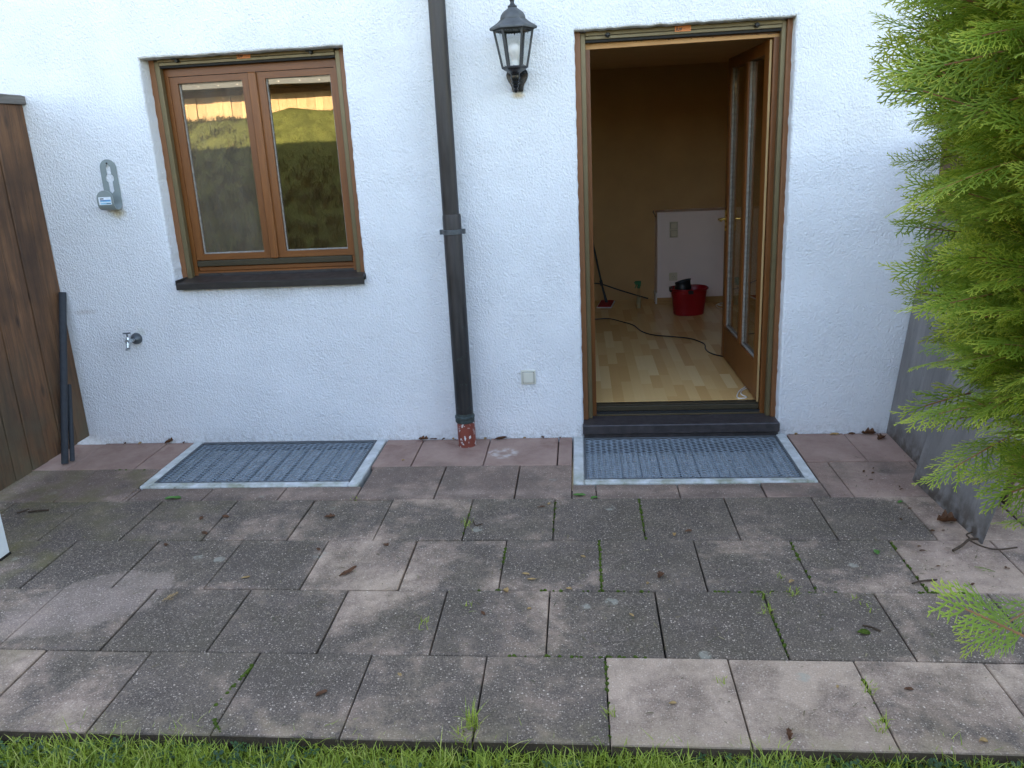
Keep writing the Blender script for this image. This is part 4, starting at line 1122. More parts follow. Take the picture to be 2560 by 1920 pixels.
def cable(name, pts, r, mat, label, cat="cable", z=None):
    pts = [(x, y, (RZ0 + r if z is None else z)) for x, y in pts] if len(pts[0]) == 2 else pts
    mb = MB(); mb.tube(smooth_path(pts), r, 8); return tag(make(name, mb, mat, smooth=True), label, cat)
cable("floor_cable", [(2.45, 2.44), (2.66, 2.472), (2.789, 2.481), (2.889, 2.356), (2.983, 2.207), (3.034, 1.983), (3.12, 1.849), (3.272, 1.773), (3.388, 1.701), (3.456, 1.567), (3.464, 1.481), (3.452, 1.388), (3.469, 1.272), (3.545, 1.17), (3.75, 1.05)], .0046, M['cable_black'], "black cable snaking across the laminate floor to the door leaf")
cable("white_cable", [(3.70, .60), (3.60, .53), (3.547, .459), (3.499, .381), (3.467, .279), (3.480, .245), (3.52, .262), (3.500, .33), (3.53, .41), (3.62, .50)], .0032, M['cable_white'], "white cable looped on the floor under the open door leaf")
cable("white_cable", [(3.95, 3.03), (3.879, 3.02), (3.825, 2.99), (3.781, 2.91), (3.786, 2.801), (3.83, 2.726), (3.90, 2.74), (3.86, 2.84), (3.80, 2.93), (3.90, 2.99)], .0032, M['cable_white'], "white cable lying on the floor right of the red bucket")
cable("wall_cable", [(2.45, 3.288, .315), (2.679, 3.288, .306), (2.767, 3.288, .290), (2.95, 3.288, .222), (3.199, 3.288, .139)], .0062, M['cable_black'], "dark cable running slanted down the brown wall behind the spray bottle")
cable("wire_end", [(3.255, 3.15, .930), (3.246, 3.15, .96), (3.232, 3.15, .978), (3.240, 3.15, .99)], .004, M['cable_black'], "short dark wire end at the top corner of the half wall", "wire")

# ================================================================== THUJA
def spray_mesh(name, L, seed, lod=1, width=.0030):
    """flat thuja spray in the xy plane, axis +x; returns V, F(tri), tint, stem flag"""
    rg = random.Random(seed); V = []; F = []; T = []; S = []
    def ribbon(pts, w0, w1, t0, t1, stem=0):
        b = len(V); n = len(pts)
        for i, p in enumerate(pts):
            d = (pts[min(i + 1, n - 1)] - pts[max(i - 1, 0)]).normalized(); s = Vector((-d.y, d.x, 0)); q = i / (n - 1); ww = (w0 + (w1 - w0) * q) / 2
            for k, h in ((-1, 0), (0, .45), (1, 0)): V.append(p + s * ww * k + Vector((0, 0, ww * h * 1.2))); T.append(t0 + (t1 - t0) * q)
        for i in range(n - 1):
            a = b + i * 3; c = a + 3
            for k in (0, 1): F.append((a + k, a + k + 1, c + k + 1)); F.append((a + k, c + k + 1, c + k)); S.extend((stem, stem))
    bend = rg.uniform(-.10, .10); droop = rg.uniform(-.26, .02)
    ax = lambda t: Vector((L * t, L * bend * math.sin(t * 1.6), L * droop * t * t))
    tip0 = rg.uniform(0, .25)
    na = 6
    ribbon([ax(i / na * .72) for i in range(na + 1)], .0036, .0026, .2, .3, 1)
    ribbon([ax(.72 + i / 4 * .28) for i in range(5)], width, width * .7, .45, .85 + tip0)
    step = .0150 if lod else .024; t = .10; side = 1
    while t < .97:
        p = ax(t); d = (ax(min(t + .02, 1)) - p).normalized()
        env = (min(1, (t + .15) / .40)) * (1 - t) ** .6
        l = (.014 + .052 * env) * rg.uniform(.65, 1.25) * L / .17; ang = side * R(rg.uniform(38, 54)); side = -side
        d2 = Vector((d.x * math.cos(ang) - d.y * math.sin(ang), d.x * math.sin(ang) + d.y * math.cos(ang), d.z + rg.uniform(-.12, .05)))
        cur = -math.copysign(.22, ang)
        def lat(q, p=p, d2=d2, l=l, cur=cur):
            dd = Vector((d2.x - d2.y * cur * q, d2.y + d2.x * cur * q, d2.z)); return p + dd * (l * q) + Vector((0, 0, -.10 * l * q * q))
        tt = .25 + .35 * t
        m = 3; ribbon([lat(i / m) for i in range(m + 1)], width, width * .62, tt, tt + .35 + tip0)
        ss = .0072 if lod else .0135; u = ss * 1.2; sd = side
        while u < l * .93:
            q = u / l; pp = lat(q); d3 = (lat(min(q + .05, 1)) - pp).normalized(); a3 = sd * R(rg.uniform(34, 50)); sd = -sd
            d4 = Vector((d3.x * math.cos(a3) - d3.y * math.sin(a3), d3.x * math.sin(a3) + d3.y * math.cos(a3), d3.z + rg.uniform(-.1, .1)))
            l2 = min(.34 * (l - u) + .006, .020) * rg.uniform(.7, 1.15)
            ribbon([pp, pp + d4 * l2 * .55, pp + d4 * l2 + d3 * l2 * .12], width * .95, width * .42, tt + .12, tt + .38 + tip0)
            u += ss
        t += step / L * rg.uniform(.85, 1.15) * .5
    return np.array(V), np.array(F), np.clip(np.array(T), 0, 1), np.array(S)

def thuja():
    bx0 = Vector((3.75, -2.98, -.06))
    o = thing("thuja", "bushy green thuja conifer reaching in from the right edge", "conifer", bx0); L = o.location.copy()
    mb = MB(); mb.tube([(3.75, -2.98, -.1), (3.77, -2.97, .6), (3.75, -2.96, 1.4), (3.75, -2.98, 2.2), (3.75, -2.97, 2.9)], [.055, .045, .035, .022, .008], 10); place(make("trunk", mb, M['bark'], smooth=True), o, L)
    protos = []; high = []
    for i in range(7):
        V, F, T, S = spray_mesh("frond", [.17, .20, .15, .22, .18, .14, .24][i], 40 + i)
        high.append((V, F, T, S)); me = fast_mesh("frond", V, F, T); me.materials.append(M['thuja']); me.materials.append(M['thuja_stem']); me.polygons.foreach_set('material_index', S.astype(np.int32)); protos.append(me)
    low = [spray_mesh("x", .18, 90 + i, 0, .0044) for i in range(4)]
    def radius(z): return (.12 + .365 * min(1, max(0, (z - .74) / .40)) + .135 * min(1, max(0, (z - 1.05) / .70))) * (1 - max(0, (z - 2.2)) / 1.6)
    def basis(pos, out, roll, pitch, yaw):
        d = Vector((out.x, out.y, 0)).normalized(); d = Matrix.Rotation(yaw, 3, 'Z') @ d; d = (d * math.cos(pitch) + Vector((0, 0, math.sin(pitch)))).normalized()
        up = Vector((0, 0, 1)); n = (up - d * up.dot(d)).normalized(); n = Matrix.Rotation(roll, 3, d) @ n; s = n.cross(d)
        return Matrix(((d.x, s.x, n.x, pos.x), (d.y, s.y, n.y, pos.y), (d.z, s.z, n.z, pos.z), (0, 0, 0, 1)))
    VV, FF, TT, SS = [], [], [], []; off = 0; near = []
    for i in range(7600):
        z = .52 + 2.35 * random.random() if i % 5 < 3 else random.uniform(1.2, 2.15); th = random.uniform(0, 2 * math.pi) if i % 5 < 2 else R(random.uniform(110, 275)); ax = Vector((3.75, -2.98, z)); out = Vector((math.cos(th), math.sin(th), 0))
        lump = 1 + .16 * mnoise.noise(Vector((th * 1.3, z * 2.2, 4)))
        dep = random.random() ** 1.3
        pos = ax + out * (radius(z) * lump * (1 - .62 * dep) - .085); pos.z += random.uniform(-.05, .05)
        m = basis(pos, out, random.uniform(-1.3, 1.3), R(random.uniform(-12, 52)), random.uniform(-.55, .55))
        fac = (CAMP - ax).normalized().dot(out)
        tipw = m @ Vector((.12, 0, 0)) - CAMP; dz_ = tipw.dot(_f); ux = 788 * tipw.dot(_r) / dz_ + 502.6; uy = 360 - 788 * tipw.dot(_u) / dz_
        seen = -60 < ux < 1060 and -60 < uy < 800
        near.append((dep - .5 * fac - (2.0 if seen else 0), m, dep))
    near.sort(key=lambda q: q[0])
    for k, (_, m, dep) in enumerate(near):
        sc = random.uniform(.68, 1.02)
        if k < 285:
            ob = bpy.data.objects.new("frond", protos[k % 7]); C.objects.link(ob); ob.parent = o
            ob.matrix_parent_inverse = Matrix.Translation(-L); ob.matrix_basis = m @ Matrix.Diagonal((sc, sc, sc, 1))
        else:
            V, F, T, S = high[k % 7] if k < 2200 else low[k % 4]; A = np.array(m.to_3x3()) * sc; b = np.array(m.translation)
            VV.append(V @ A.T + b - np.array(L)); FF.append(F + off); TT.append(T * (random.uniform(.6, 1.0) if k < 2200 else random.uniform(.08, .4))); SS.append(S); off += len(V)  # inner sprays tinted darker: shade of the crown's gaps put into the colour
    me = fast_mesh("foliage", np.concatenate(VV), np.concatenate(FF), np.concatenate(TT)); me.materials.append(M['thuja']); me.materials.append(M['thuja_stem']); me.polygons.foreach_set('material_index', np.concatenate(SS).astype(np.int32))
    fo = bpy.data.objects.new("foliage", me); C.objects.link(fo); fo.parent = o; fo['kind'] = 'stuff'
    # long outer shoots that reach out of the crown on the patio side
    for k, (tip, root, roll) in enumerate((((2.915, -3.55, 1.195), (3.035, -3.50, 1.114), .5), ((2.990, -3.50, 1.095), (3.061, -3.45, 1.108), -.4), ((3.085, -2.88, 1.790), (3.228, -2.80, 1.716), -.1), ((3.09, -2.88, 1.850), (3.211, -2.80, 1.808), .4), ((3.046, -3.20, 1.785), (3.158, -3.10, 1.796), .9), ((3.073, -2.87, 1.732), (3.204, -2.80, 1.725), 0.6), ((3.103, -2.87, 1.617), (3.230, -2.80, 1.621), -0.5), ((3.101, -2.87, 1.505), (3.236, -2.80, 1.481), 0.9), ((3.130, -2.87, 1.378), (3.266, -2.80, 1.351), -0.3), ((3.156, -2.87, 1.177), (3.285, -2.80, 1.168), 0.4), ((3.125, -2.87, 1.688), (3.251, -2.80, 1.644), -0.8), ((3.143, -2.87, 1.444), (3.269, -2.80, 1.403), 0.2))):
        a, b = Vector(tip), Vector(root); d = (a - b).normalized(); r0 = a - d * max(.13, (a - b).length * 1.05); n0 = (CAMP - a).normalized(); n0 = (n0 - d * n0.dot(d)).normalized(); n0 = Matrix.Rotation(roll, 3, d) @ n0; sdir = n0.cross(d)
        q = protos[k % 7]; Lq = [.17, .20, .15, .22, .18, .14, .24][k % 7]; sc = (a - r0).length / Lq
        ob = bpy.data.objects.new("frond", q); C.objects.link(ob); ob.parent = o; ob.matrix_parent_inverse = Matrix.Translation(-L)
        ob.matrix_basis = Matrix(((d.x, sdir.x, n0.x, r0.x), (d.y, sdir.y, n0.y, r0.y), (d.z, sdir.z, n0.z, r0.z), (0, 0, 0, 1))) @ Matrix.Diagonal((sc, sc, sc, 1))
    # limbs
    mb = MB()
    for i in range(46):
        z = random.uniform(.3, 2.2); th = random.uniform(0, 6.28); p = Vector((3.75, -2.98, z)); q = p + Vector((math.cos(th), math.sin(th), .55)) * radius(z) * .85
        mb.tube([p, p.lerp(q, .5) + Vector((0, 0, -.03)), q], [.009, .006, .003], 5)
    place(make("limb", mb, M['thuja_stem']), o, L)
    print('THUJA tris', len(protos[0].polygons), sum(len(f) for f in FF))
    return protos, low
protos, low = thuja()

# ================================================================== GRASS
def blades(n, area, hmin, hmax, wd, zf, seed, tufts=0, tintb=(0, .8), dens=None):
    rg = np.random.default_rng(seed); x0, x1, y0, y1 = area
    if tufts:
        cx = rg.uniform(x0, x1, tufts); cy = rg.uniform(y0, y1, tufts); id_ = rg.integers(0, tufts, n); X = cx[id_] + rg.normal(0, .035, n); Y = cy[id_] + rg.normal(0, .035, n)
        tb = rg.uniform(-.40, .40, tufts)[id_]; hb = rg.uniform(.6, 1.2, tufts)[id_]
    else: X = rg.uniform(x0, x1, n); Y = rg.uniform(y0, y1, n); tb = np.zeros(n); hb = np.ones(n)
    Z = zf(X, Y); h = rg.uniform(hmin, hmax, n) * hb; a = rg.uniform(0, 2 * np.pi, n); lean = rg.uniform(.15, 1.0, n); w = wd * rg.uniform(.7, 1.3, n)
    dx, dy = np.cos(a), np.sin(a); sx, sy = -dy, dx
    V = np.empty((n, 7, 3)); T = np.empty((n, 7)); t0 = np.clip(rg.beta(1.6, 2.6, n) * (tintb[1] - tintb[0]) + tintb[0] + tb, 0, 1)
    for k, (f, ww) in enumerate(((0, 1), (.4, .9), (.75, .6))):
        r = h * lean * f ** 2; zz = h * (f - .38 * lean * f ** 2)
        for s, c in ((-1, 0), (1, 1)): V[:, 2 * k + c, 0] = X + dx * r + sx * w * ww * s; V[:, 2 * k + c, 1] = Y + dy * r + sy * w * ww * s; V[:, 2 * k + c, 2] = Z + zz; T[:, 2 * k + c] = t0 + .06 * k
    V[:, 6, 0] = X + dx * h * lean; V[:, 6, 1] = Y + dy * h * lean; V[:, 6, 2] = Z + h * (1 - .38 * lean); T[:, 6] = np.clip(t0 + .2, 0, 1)
    b = (np.arange(n) * 7)[:, None]
    F = np.concatenate([b + np.array(q) for q in ((0, 1, 3), (0, 3, 2), (2, 3, 5), (2, 5, 4), (4, 5, 6))])
    return V.reshape(-1, 3), F, T.ravel()
def joinb(parts):
    off = 0; VV, FF, TT = [], [], []
    for V, F, T in parts: VV.append(V); FF.append(F + off); TT.append(T); off += len(V)
    return np.concatenate(VV), np.concatenate(FF), np.concatenate(TT)
flat = lambda X, Y: np.full_like(X, -.055)
g1 = blades(26000, (.2, 4.3, -2.80, -2.440), .022, .062, .0016, flat, 1)
g2 = blades(6500, (.2, 4.3, -2.56, -2.436), .045, .095, .0017, flat, 2, 210, (.05, .75))
g3 = blades(16000, (-3, 6, -4.9, -2.80), .025, .07, .0028, flat, 3)
g3b = blades(11000, (-2.5, .2, -2.80, -2.445), .022, .062, .002, flat, 13)
g3c = blades(5000, (4.3, 6, -2.80, -2.445), .022, .062, .002, flat, 14)
V, F, T = joinb([g1, g2, g3, g3b, g3c]); tag(link("lawn_grass", fast_mesh("lawn_grass", V, F, T), M['grass']), "short green lawn grass along the front edge of the patio", "grass", kind='stuff')
bz = np.vectorize(lambda y: bank_z(y))
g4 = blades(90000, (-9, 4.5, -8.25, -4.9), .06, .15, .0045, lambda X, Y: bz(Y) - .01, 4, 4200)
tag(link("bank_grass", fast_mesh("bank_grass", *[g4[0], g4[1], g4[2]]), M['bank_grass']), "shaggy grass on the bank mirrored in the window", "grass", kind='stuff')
def clover():
    VV, FF, TT = [], [], []; off = 0; rg = np.random.default_rng(8)
    patches = [(.95, -2.50), (1.5, -2.5), (1.62, -2.47), (2.05, -2.52), (2.5, -2.50), (2.95, -2.47), (3.18, -2.48), (3.45, -2.46), (3.62, -2.46), (.8, -2.5), (1.25, -2.49), (3.3, -2.52)]
    for i in range(420):
        px, py = patches[i % len(patches)]; c = np.array([px + rg.normal(0, .10), min(py + rg.normal(0, .025), -2.448), -.062 + rg.uniform(.025, .055)]); r = rg.uniform(.0045, .010); a0 = rg.uniform(0, 6.28); tl = rg.normal(0, .35, 2); t = rg.uniform(0, 1)
        for k in range(3):
            a = a0 + k * 2.094; d = np.array([math.cos(a), math.sin(a), 0]); s = np.array([-d[1], d[0], 0]); pts = [c, c + d * r * .8 + s * r * .62, c + d * r * 1.7 + s * r * .35, c + d * r * 1.55, c + d * r * 1.7 - s * r * .35, c + d * r * .8 - s * r * .62]
            pts = np.array(pts); pts[:, 2] += (pts[:, 0] - c[0]) * tl[0] + (pts[:, 1] - c[1]) * tl[1]
            VV.append(pts); FF.append(np.array([(0, 5, 4), (0, 4, 3), (0, 3, 2), (0, 2, 1)]) + off); TT.append(np.full(6, t)); off += 6
    tag(link("clover", fast_mesh("clover", np.concatenate(VV), np.concatenate(FF), np.concatenate(TT)), M['clover']), "small clover leaves mixed into the lawn edge", "clover", kind='stuff')
clover()
# blades and moss in the joints of the slabs
jt = []
for (x, y, n, h) in ((2.192, -2.36, 46, .07), (2.17, -2.41, 20, .05), (2.01, -1.10, 14, .04), (1.99, -1.05, 8, .03), (2.60, -2.30, 14, .035), (3.40, -2.17, 22, .035), (3.38, -2.33, 22, .045), (3.19, -1.75, 30, .03), (3.31, -1.64, 30, .03), (3.20, -1.66, 20, .03), (3.52, -1.69, 14, .025), (3.56, -1.74, 12, .025), (1.95, -1.86, 12, .04), (2.10, -1.76, 8, .04), (1.40, -.80, 14, .025), (2.96, -2.15, 10, .03), (3.30, -1.52, 12, .03)):
    jt.append(blades(n, (x - .02, x + .02, y - .03, y + .03), h * .5, h * 1.2, .0016, lambda X, Y: np.full_like(X, -.008), int(x * 1000) + n))
V, F, T = joinb(jt); tag(link("joint_grass", fast_mesh("joint_grass", V, F, T), M['grass']), "thin grass tufts growing in the joints between the slabs", "grass", kind='stuff')
def moss():
    mb = MB(); rg = random.Random(5)
    runs = [((2.60, -1.235), (2.60, -1.62), 34), ((2.80, -.83), (2.80, -1.22), 26), ((1.36, -2.30), (1.40, -2.10), 30), ((1.38, -2.36), (1.43, -2.425), 12), ((2.4, -.85), (2.4, -1.2), 10), ((2.2, -1.25), (2.2, -1.6), 12), ((2.6, -2.05), (2.6, -2.42), 16), ((2.0, -.83), (2.0, -1.2), 8), ((2.1, -1.63), (2.9, -1.63), 14), ((2.25, -2.03), (2.75, -2.03), 26), ((3.0, -1.63), (3.5, -1.63), 22), ((3.2, -1.64), (3.2, -2.02), 16), ((3.4, -1.25), (3.4, -1.62), 12), ((3.8, -1.25), (3.8, -1.62), 16), ((3.75, -1.63), (3.95, -1.63), 22), ((-.2, -.42), (.1, -.42), 8), ((3.4, -2.1), (3.4, -2.42), 10)]
    for (a, b, n) in runs:
        for i in range(n):
            t = rg.random(); x = a[0] + (b[0] - a[0]) * t + rg.gauss(0, .0025); y = a[1] + (b[1] - a[1]) * t + rg.gauss(0, .002); r = rg.uniform(.003, .008)
            mb.lathe([(-.012, r), (-.002, r * 1.1), (r * .35, r * .7), (r * .55, .0005)], (x, y, 0), seg=6)
    tag(make("moss", mb, M['moss'], smooth=True), "green moss cushions in the slab joints", "moss", kind='stuff')
moss()
def litter():
    rg = np.random.default_rng(21); n = 1500; V = []; F = []; T = []
    for i in range(n):
        u = rg.random()
        if u < .40: x, y = rg.uniform(-.3, 4.1), rg.uniform(-2.4, -.85)
        elif u < .72: x, y = rg.uniform(1.2, 4.1), rg.uniform(-2.0, -1.25)
        elif u < .90: x, y = rg.normal(3.95, .16), rg.uniform(-1.7, -.3)
        else: x, y = rg.uniform(-.45, 4.2), -.012 - abs(rg.normal(0, .012))
        if any(a - .0 < x < b and y > c for a, b, c in LW): continue
        l = rg.uniform(.004, .014) if rg.random() < .8 else rg.uniform(.015, .04); w = rg.uniform(.0007, .002); a = rg.uniform(0, 6.28); d = np.array([math.cos(a), math.sin(a), 0]); s = np.array([-d[1], d[0], 0]); z = rg.uniform(.0012, .004); t = rg.random() ** 1.2
        c = np.array([x, y, z]); b = len(V)
        V += [c - d * l / 2 - s * w, c - d * l / 2 + s * w, c + s * w + np.array([0, 0, .002]), c - s * w + np.array([0, 0, .002]), c + d * l / 2 + s * l * .1]
        F += [(b, b + 3, b + 2), (b, b + 2, b + 1), (b + 3, b + 4, b + 2)]; T += [t] * 5
    tag(link("plant_litter", fast_mesh("plant_litter", np.array(V), np.array(F), np.array(T)), M['litter']), "fine grass clippings and crumbs scattered over the slabs", "litter", kind='stuff')
litter()

# ------------------------------------------------------------------ leaves, twigs on the slabs
def leaf(name, label, x, y, L, W_, mat, curl=.5, rot=None, z=.002, group=None, twist=.3, lobes=0, lift=0.0):
    if mat is M['tanleaf']: L *= .82; W_ *= .82
    mb = MB(); n, m_ = 9, 5; rot = random.uniform(0, 6.28) if rot is None else rot; V = []
    sd = random.random() * 50
    for i in range(n + 1):
        t = i / n; wv = W_ * (math.sin(math.pi * min(1, t * .96 + .02)) ** .7) * (1 + (lobes * .35 * math.sin(t * 19) if lobes else 0)) / 2
        for j in range(m_):
            s = (j / (m_ - 1)) * 2 - 1; px = (t - .5) * L; py = s * wv
            pz = curl * wv * s * s + curl * L * .30 * (t - .4) ** 2 + twist * s * wv * (t - .5) + .10 * L * mnoise.noise(Vector((t * 2.5, s * 1.2, sd))) + lift * t
            V.append((px, py, pz))
    mz = min(v[2] for v in V); V = [(a, b, c - mz) for a, b, c in V]
    F = [(i * m_ + j, (i + 1) * m_ + j, (i + 1) * m_ + j + 1, i * m_ + j + 1) for i in range(n) for j in range(m_ - 1)]
    mb.add(V, F); o = make(name, mb, mat, smooth=True); o.location = (x, y, z); o.rotation_euler = (0, 0, rot); return tag(o, label, "leaf", group)
BR, TN, GN = M['dryleaf'], M['tanleaf'], M['greenleaf']
leaf("dry_leaf", "long curled brown leaf lying on the slabs in the middle left of the patio", 1.565, -1.505, .085, .020, BR, .55, R(50))
leaf("dry_leaf", "flat orange brown leaf on a dark slab left of the long curled leaf", 1.144, -1.548, .045, .020, TN, .4, R(20))
leaf("dry_leaf", "dark curled leaf against the wall left of the window grating", .02, -.022, .055, .032, BR, 1.2, R(10), lift=.012, lobes=1)
leaf("dry_leaf", "big dark leaf lying at the foot of the wall right of the red pipe foot", 2.06, -.028, .075, .030, BR, .8, R(5), lift=.008)
leaf("dry_leaf", "brown leaf heap piece at the wall left of the red pipe foot", 1.60, -.022, .060, .035, BR, .9, R(-8), lobes=1)
leaf("dry_leaf", "tan leaf at the wall just right of the red pipe foot", 1.972, -.024, .032, .024, TN, 1.0, R(60))
leaf("dry_leaf", "dark narrow leaf at the wall between downpipe and window grating", 1.66, -.020, .05, .018, BR, .6, R(-12))
leaf("dry_leaf", "orange leaf at the foot of the wall right of the door", 3.945, -.030, .065, .026, TN, .6, R(4))
leaf("dry_leaf", "rolled dark brown leaf lying at the wall in the right corner", 4.13, -.030, .075, .040, BR, 1.3, R(-20), lobes=1)
leaf("dry_leaf", "crumpled dark leaf beside the sheet that touches the wall", 4.172, -.10, .060, .036, BR, 1.2, R(40), lobes=1)
leaf("dry_leaf", "big crumpled brown leaf under the front grey sheet", 4.095, -1.08, .075, .050, BR, 1.4, R(-15), lobes=1)
leaf("dry_leaf", "small tan leaf on the slab right of the downpipe below the wall", 1.545, -.33, .022, .015, TN, .6)
leaf("dry_leaf", "reddish brown flat leaf on the second dark slab row left of the middle", .699, -1.016, .035, .018, BR, .3)
leaf("dry_leaf", "brown flat leaf on the joint of two dark slabs left of the middle", .816, -1.004, .045, .022, BR, .3, R(-20))
leaf("dry_leaf", "brown leaf lying on the long slab joint in front of the left grating", .788, -1.169, .040, .022, BR, .4)
leaf("dry_leaf", "spread brown leaf on the slab in front of the left grating's right corner", 1.334, -1.008, .050, .036, BR, .35, lobes=1)
leaf("dry_leaf", "dark oval leaf on the slab above the pale oval patch", .654, -1.274, .032, .017, BR, .3)
leaf("dry_leaf", "small pink brown leaf at the edge of the slab left of the middle", 1.378, -1.316, .026, .016, BR, .5)
leaf("dry_leaf", "round flat brown leaf on a slab left of the middle joint", 1.67, -1.275, .030, .024, BR, .2)
leaf("dry_leaf", "curled orange leaf on the long joint in the middle of the patio", 2.23, -1.641, .036, .026, TN, 1.1, lobes=1)
leaf("dry_leaf", "pale tan leaf chip on the middle slab", 2.30, -1.514, .040, .016, TN, .5, R(-15))
leaf("dry_leaf", "narrow orange chip below the pale tan chip on the middle slab", 2.326, -1.552, .045, .012, TN, .4, R(5))
leaf("dry_leaf", "orange leaf chip at the top of the middle slab", 2.53, -1.377, .030, .016, TN, .5, R(-35))
leaf("dry_leaf", "cream leaf on the long joint right of the middle", 2.474, -1.622, .030, .018, M['sticker_white'] if False else TN, .7, R(-20))
leaf("dry_leaf", "brown leaf on the slab right of the mossy middle joint", 2.833, -1.525, .040, .026, BR, .9, lobes=1)
leaf("dry_leaf", "small tan leaf standing near the mossy middle joint", 2.779, -1.58, .022, .014, TN, 1.0)
leaf("dry_leaf", "tan chip on the slab below the right grating's left half", 2.373, -.883, .030, .016, TN, .5)
leaf("dry_leaf", "dark thin leaf on the slab below the right grating's left half", 2.337, -.915, .038, .012, BR, .4, R(10))
leaf("dry_leaf", "cream chip on the slab right of the middle", 2.702, -1.79, .028, .012, TN, .4, R(-50))
leaf("dry_leaf", "brown twisted bit on the slab left of the middle", 2.158, -1.787, .034, .012, BR, .5, R(-60))
leaf("dry_leaf", "orange brown bit in the middle of the middle slab row near the lawn", 2.328, -1.756, .022, .014, TN, .6)
leaf("dry_leaf", "brown leaf on the near left slab by the third joint", 1.687, -2.240, .040, .020, BR, .5, R(40))
leaf("dry_leaf", "pale leaf bit on the near slab left of the grass tuft", 1.921, -2.141, .024, .014, TN, .4)
leaf("dry_leaf", "orange leaf on the first pale slab near the lawn", 2.796, -2.253, .030, .014, TN, .5, R(5))
leaf("dry_leaf", "dark brown catkin like leaf on a pale slab near the lawn", 3.110, -2.378, .050, .016, BR, .8, R(80), lobes=1)
leaf("dry_leaf", "dark brown bit on the last pale slab at the right", 3.518, -2.171, .026, .014, BR, .6, R(-10))
leaf("dry_leaf", "tan leaf beside the lawn on the right pale slab", 3.635, -2.384, .026, .022, TN, .9)
leaf("dry_leaf", "rust bit on the second pale slab", 3.309, -2.164, .020, .010, TN, .5)
leaf("dry_leaf", "tan leaf on the dark slab under the right grating's right half", 3.323, -1.563, .035, .020, TN, .8, lobes=1)
leaf("dry_leaf", "brown curled leaf at the joint below the right grating", 2.989, -1.161, .035, .016, BR, .6)
leaf("dry_leaf", "tan upright leaf at the joint below the right grating", 2.925, -1.192, .028, .018, TN, 1.2)
leaf("dry_leaf", "olive brown rotting leaf on the slab right of the grass tufts", 3.481, -1.885, .042, .034, M['moss'], .3)
leaf("green_leaf", "fresh green oval leaf on the slab edge left of the right grating", 2.518, -.796, .062, .026, GN, .35, R(-8))
leaf("green_leaf", "small green leaf pair beside the fresh green oval leaf", 2.588, -.822, .036, .024, GN, .5, R(20))
leaf("green_leaf", "green and yellow leaf on the joint in front of the left grating", .445, -.803, .085, .030, GN, .45, R(6))
leaf("green_leaf", "small green thuja tip on the dark slab at the right", 3.714, -1.34, .035, .022, GN, .5, lobes=1)
leaf("green_leaf", "fallen green leaf on the slab beside the front grey sheet", 3.977, -.885, .030, .018, GN, .5)
for k, (x, y) in enumerate(((-.17, -.022), (-.268, -.02), (.11, -.02), (1.778, -.02), (2.306, -.016), (2.408, -.022), (3.74, -.02), (4.04, -.03), (1.72, -.018), (2.20, -.02))):
    leaf("leaf_crumb", "small dry leaf crumb lying along the foot of the white wall", x, y, random.uniform(.022, .038), random.uniform(.012, .02), BR if k % 3 else TN, 1.0, group="leaf crumbs along the wall")
for k in range(16):
    x, y = random.uniform(3.85, 4.16), random.uniform(-1.62, -.35)
    if x > 4.05 and y > -1.28: x -= .15
    leaf("leaf_crumb", "tiny dark leaf crumb on the pinkish slabs by the grey sheets", x, y, random.uniform(.014, .028), random.uniform(.006, .012), BR, .7, group="leaf crumbs by the grey sheets")
def twig(label, pts, r, sub=()):
    mb = MB(); mb.tube(smooth_path(pts, 4), r, 6)
    for s in sub: mb.tube(smooth_path(s, 4), r * .6, 5)
    return tag(make("twig", mb, M['twig'], smooth=True), label, "twig")
twig("forked dead twig lying at the lower corner of the front grey sheet", [(4.01, -1.335, .008), (4.06, -1.30, .012), (4.10, -1.27, .022), (4.14, -1.255, .016)], .0058, [[(4.10, -1.275, .02), (4.13, -1.31, .014), (4.18, -1.33, .01), (4.26, -1.32, .014)], [(4.11, -1.27, .02), (4.10, -1.245, .03), (4.13, -1.225, .03)]])
twig("thin dark twig on the slab in front of the right grating", [(3.76, -1.575, .005), (3.80, -1.56, .006), (3.86, -1.548, .005)], .0034)
twig("short dark stick on the green stained slab at the far left", [(-.245, -.945, .004), (-.20, -.935, .006), (-.15, -.925, .004)], .0045)
twig("pale bent stalk on the green stained slab at the far left", [(-.30, -.955, .004), (-.275, -.938, .006), (-.262, -.915, .005)], .0035)
twig("small black twig beside the rotting leaf", [(3.49, -1.845, .005), (3.515, -1.858, .007), (3.54, -1.875, .004)], .0036)
twig("thin stalk leaning on the slab by the third mossy joint", [(2.03, -1.06, .006), (2.045, -1.10, .004), (2.075, -1.085, .004)], .0022)
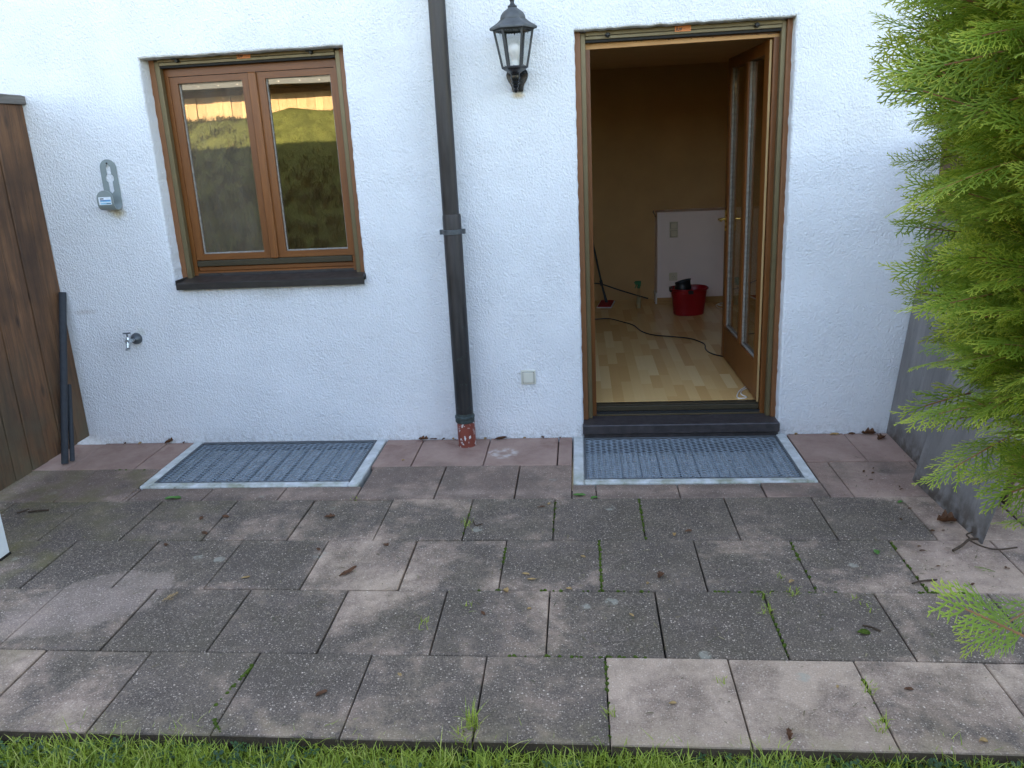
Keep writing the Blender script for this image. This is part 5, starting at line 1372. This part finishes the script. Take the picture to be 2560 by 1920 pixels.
# two fallen thuja sprigs
for k, (x, y, rz, lab) in enumerate(((4.085, -1.512, 2.2, "fallen green thuja sprig on the pinkish slab at the right"), (.88, -1.735, 1.2, "dry tan thuja sprig on the dark slab beside the pale oval patch"))):
    V, F, T, S = spray_mesh("sprig", .075, 300 + k, 1); V = np.array(V); V[:, 2] -= V[:, 2].min(); me = fast_mesh("thuja_sprig", V, F, T * .7)
    o = link("thuja_sprig", me, M['thuja'] if k == 0 else M['tanleaf']); o.location = (x, y, .003); o.rotation_euler = (0, 0, rz); tag(o, lab, "sprig")

# ================================================================== SHED ON THE BANK (mirrored in the window)
def shed():
    o = thing("wooden_shed", "raw board shed with grey metal roof edge on top of the grass bank", "shed", (-2.5, -8.4, 2.3)); L = o.location.copy()
    x = -8.0
    while x < 3.0:
        w_ = random.uniform(.13, .18); dy = random.choice((0, .022)); mb = MB(); mb.box(x, x + w_ - .003, -8.38 + dy, -8.355 + dy, 2.2, 2.86, .002); place(make("shed_board", mb, M['shed']), o, L); x += w_
    for x in np.arange(-7.8, 3.0, 1.15):
        mb = MB(); mb.box(x, x + .09, -8.34, -7.99, 2.70, 2.80, .003); place(make("rafter", mb, M['shed_dark']), o, L)
    mb = MB(); mb.box(-8.1, 3.1, -8.352, -8.30, 2.60, 2.70, .003); place(make("wall_plate_beam", mb, M['shed_dark']), o, L)
    mb = MB(); mb.box(-8.2, 3.2, -7.985, -7.965, 2.705, 2.785, .002); f = place(make("fascia", mb, M['fascia']), o, L)
    for x in np.arange(-8, 3.1, .33):
        mb = MB(); mb.lathe([(0, .010), (.004, .010), (.007, .005)], (x, -7.9648, 2.745), 'Y', 8); mb2 = make("rivet", mb, M['white_trim'], f)
        for v in mb2.data.vertices: v.co.y = -7.965 * 2 - v.co.y
    mb = MB(); mb.add([(-8.2, -7.97, 2.79), (3.2, -7.97, 2.79), (3.2, -11.2, 3.1), (-8.2, -11.2, 3.1), (-8.2, -7.97, 2.83), (3.2, -7.97, 2.83), (3.2, -11.2, 3.14), (-8.2, -11.2, 3.14)], [(0, 1, 2, 3), (4, 7, 6, 5), (0, 4, 5, 1), (1, 5, 6, 2), (2, 6, 7, 3), (3, 7, 4, 0)])
    place(make("shed_roof", mb, M['fascia']), o, L)
    mb = MB(); mb.box(-8.0, -7.97, -11, -8.385, 2.2, 2.85); mb.box(2.97, 3.0, -11, -8.385, 2.2, 2.85); mb.box(-8.0, 3.0, -11.03, -11.0, 2.2, 3.05); place(make("shed_wall", mb, M['shed']), o, L)
shed()
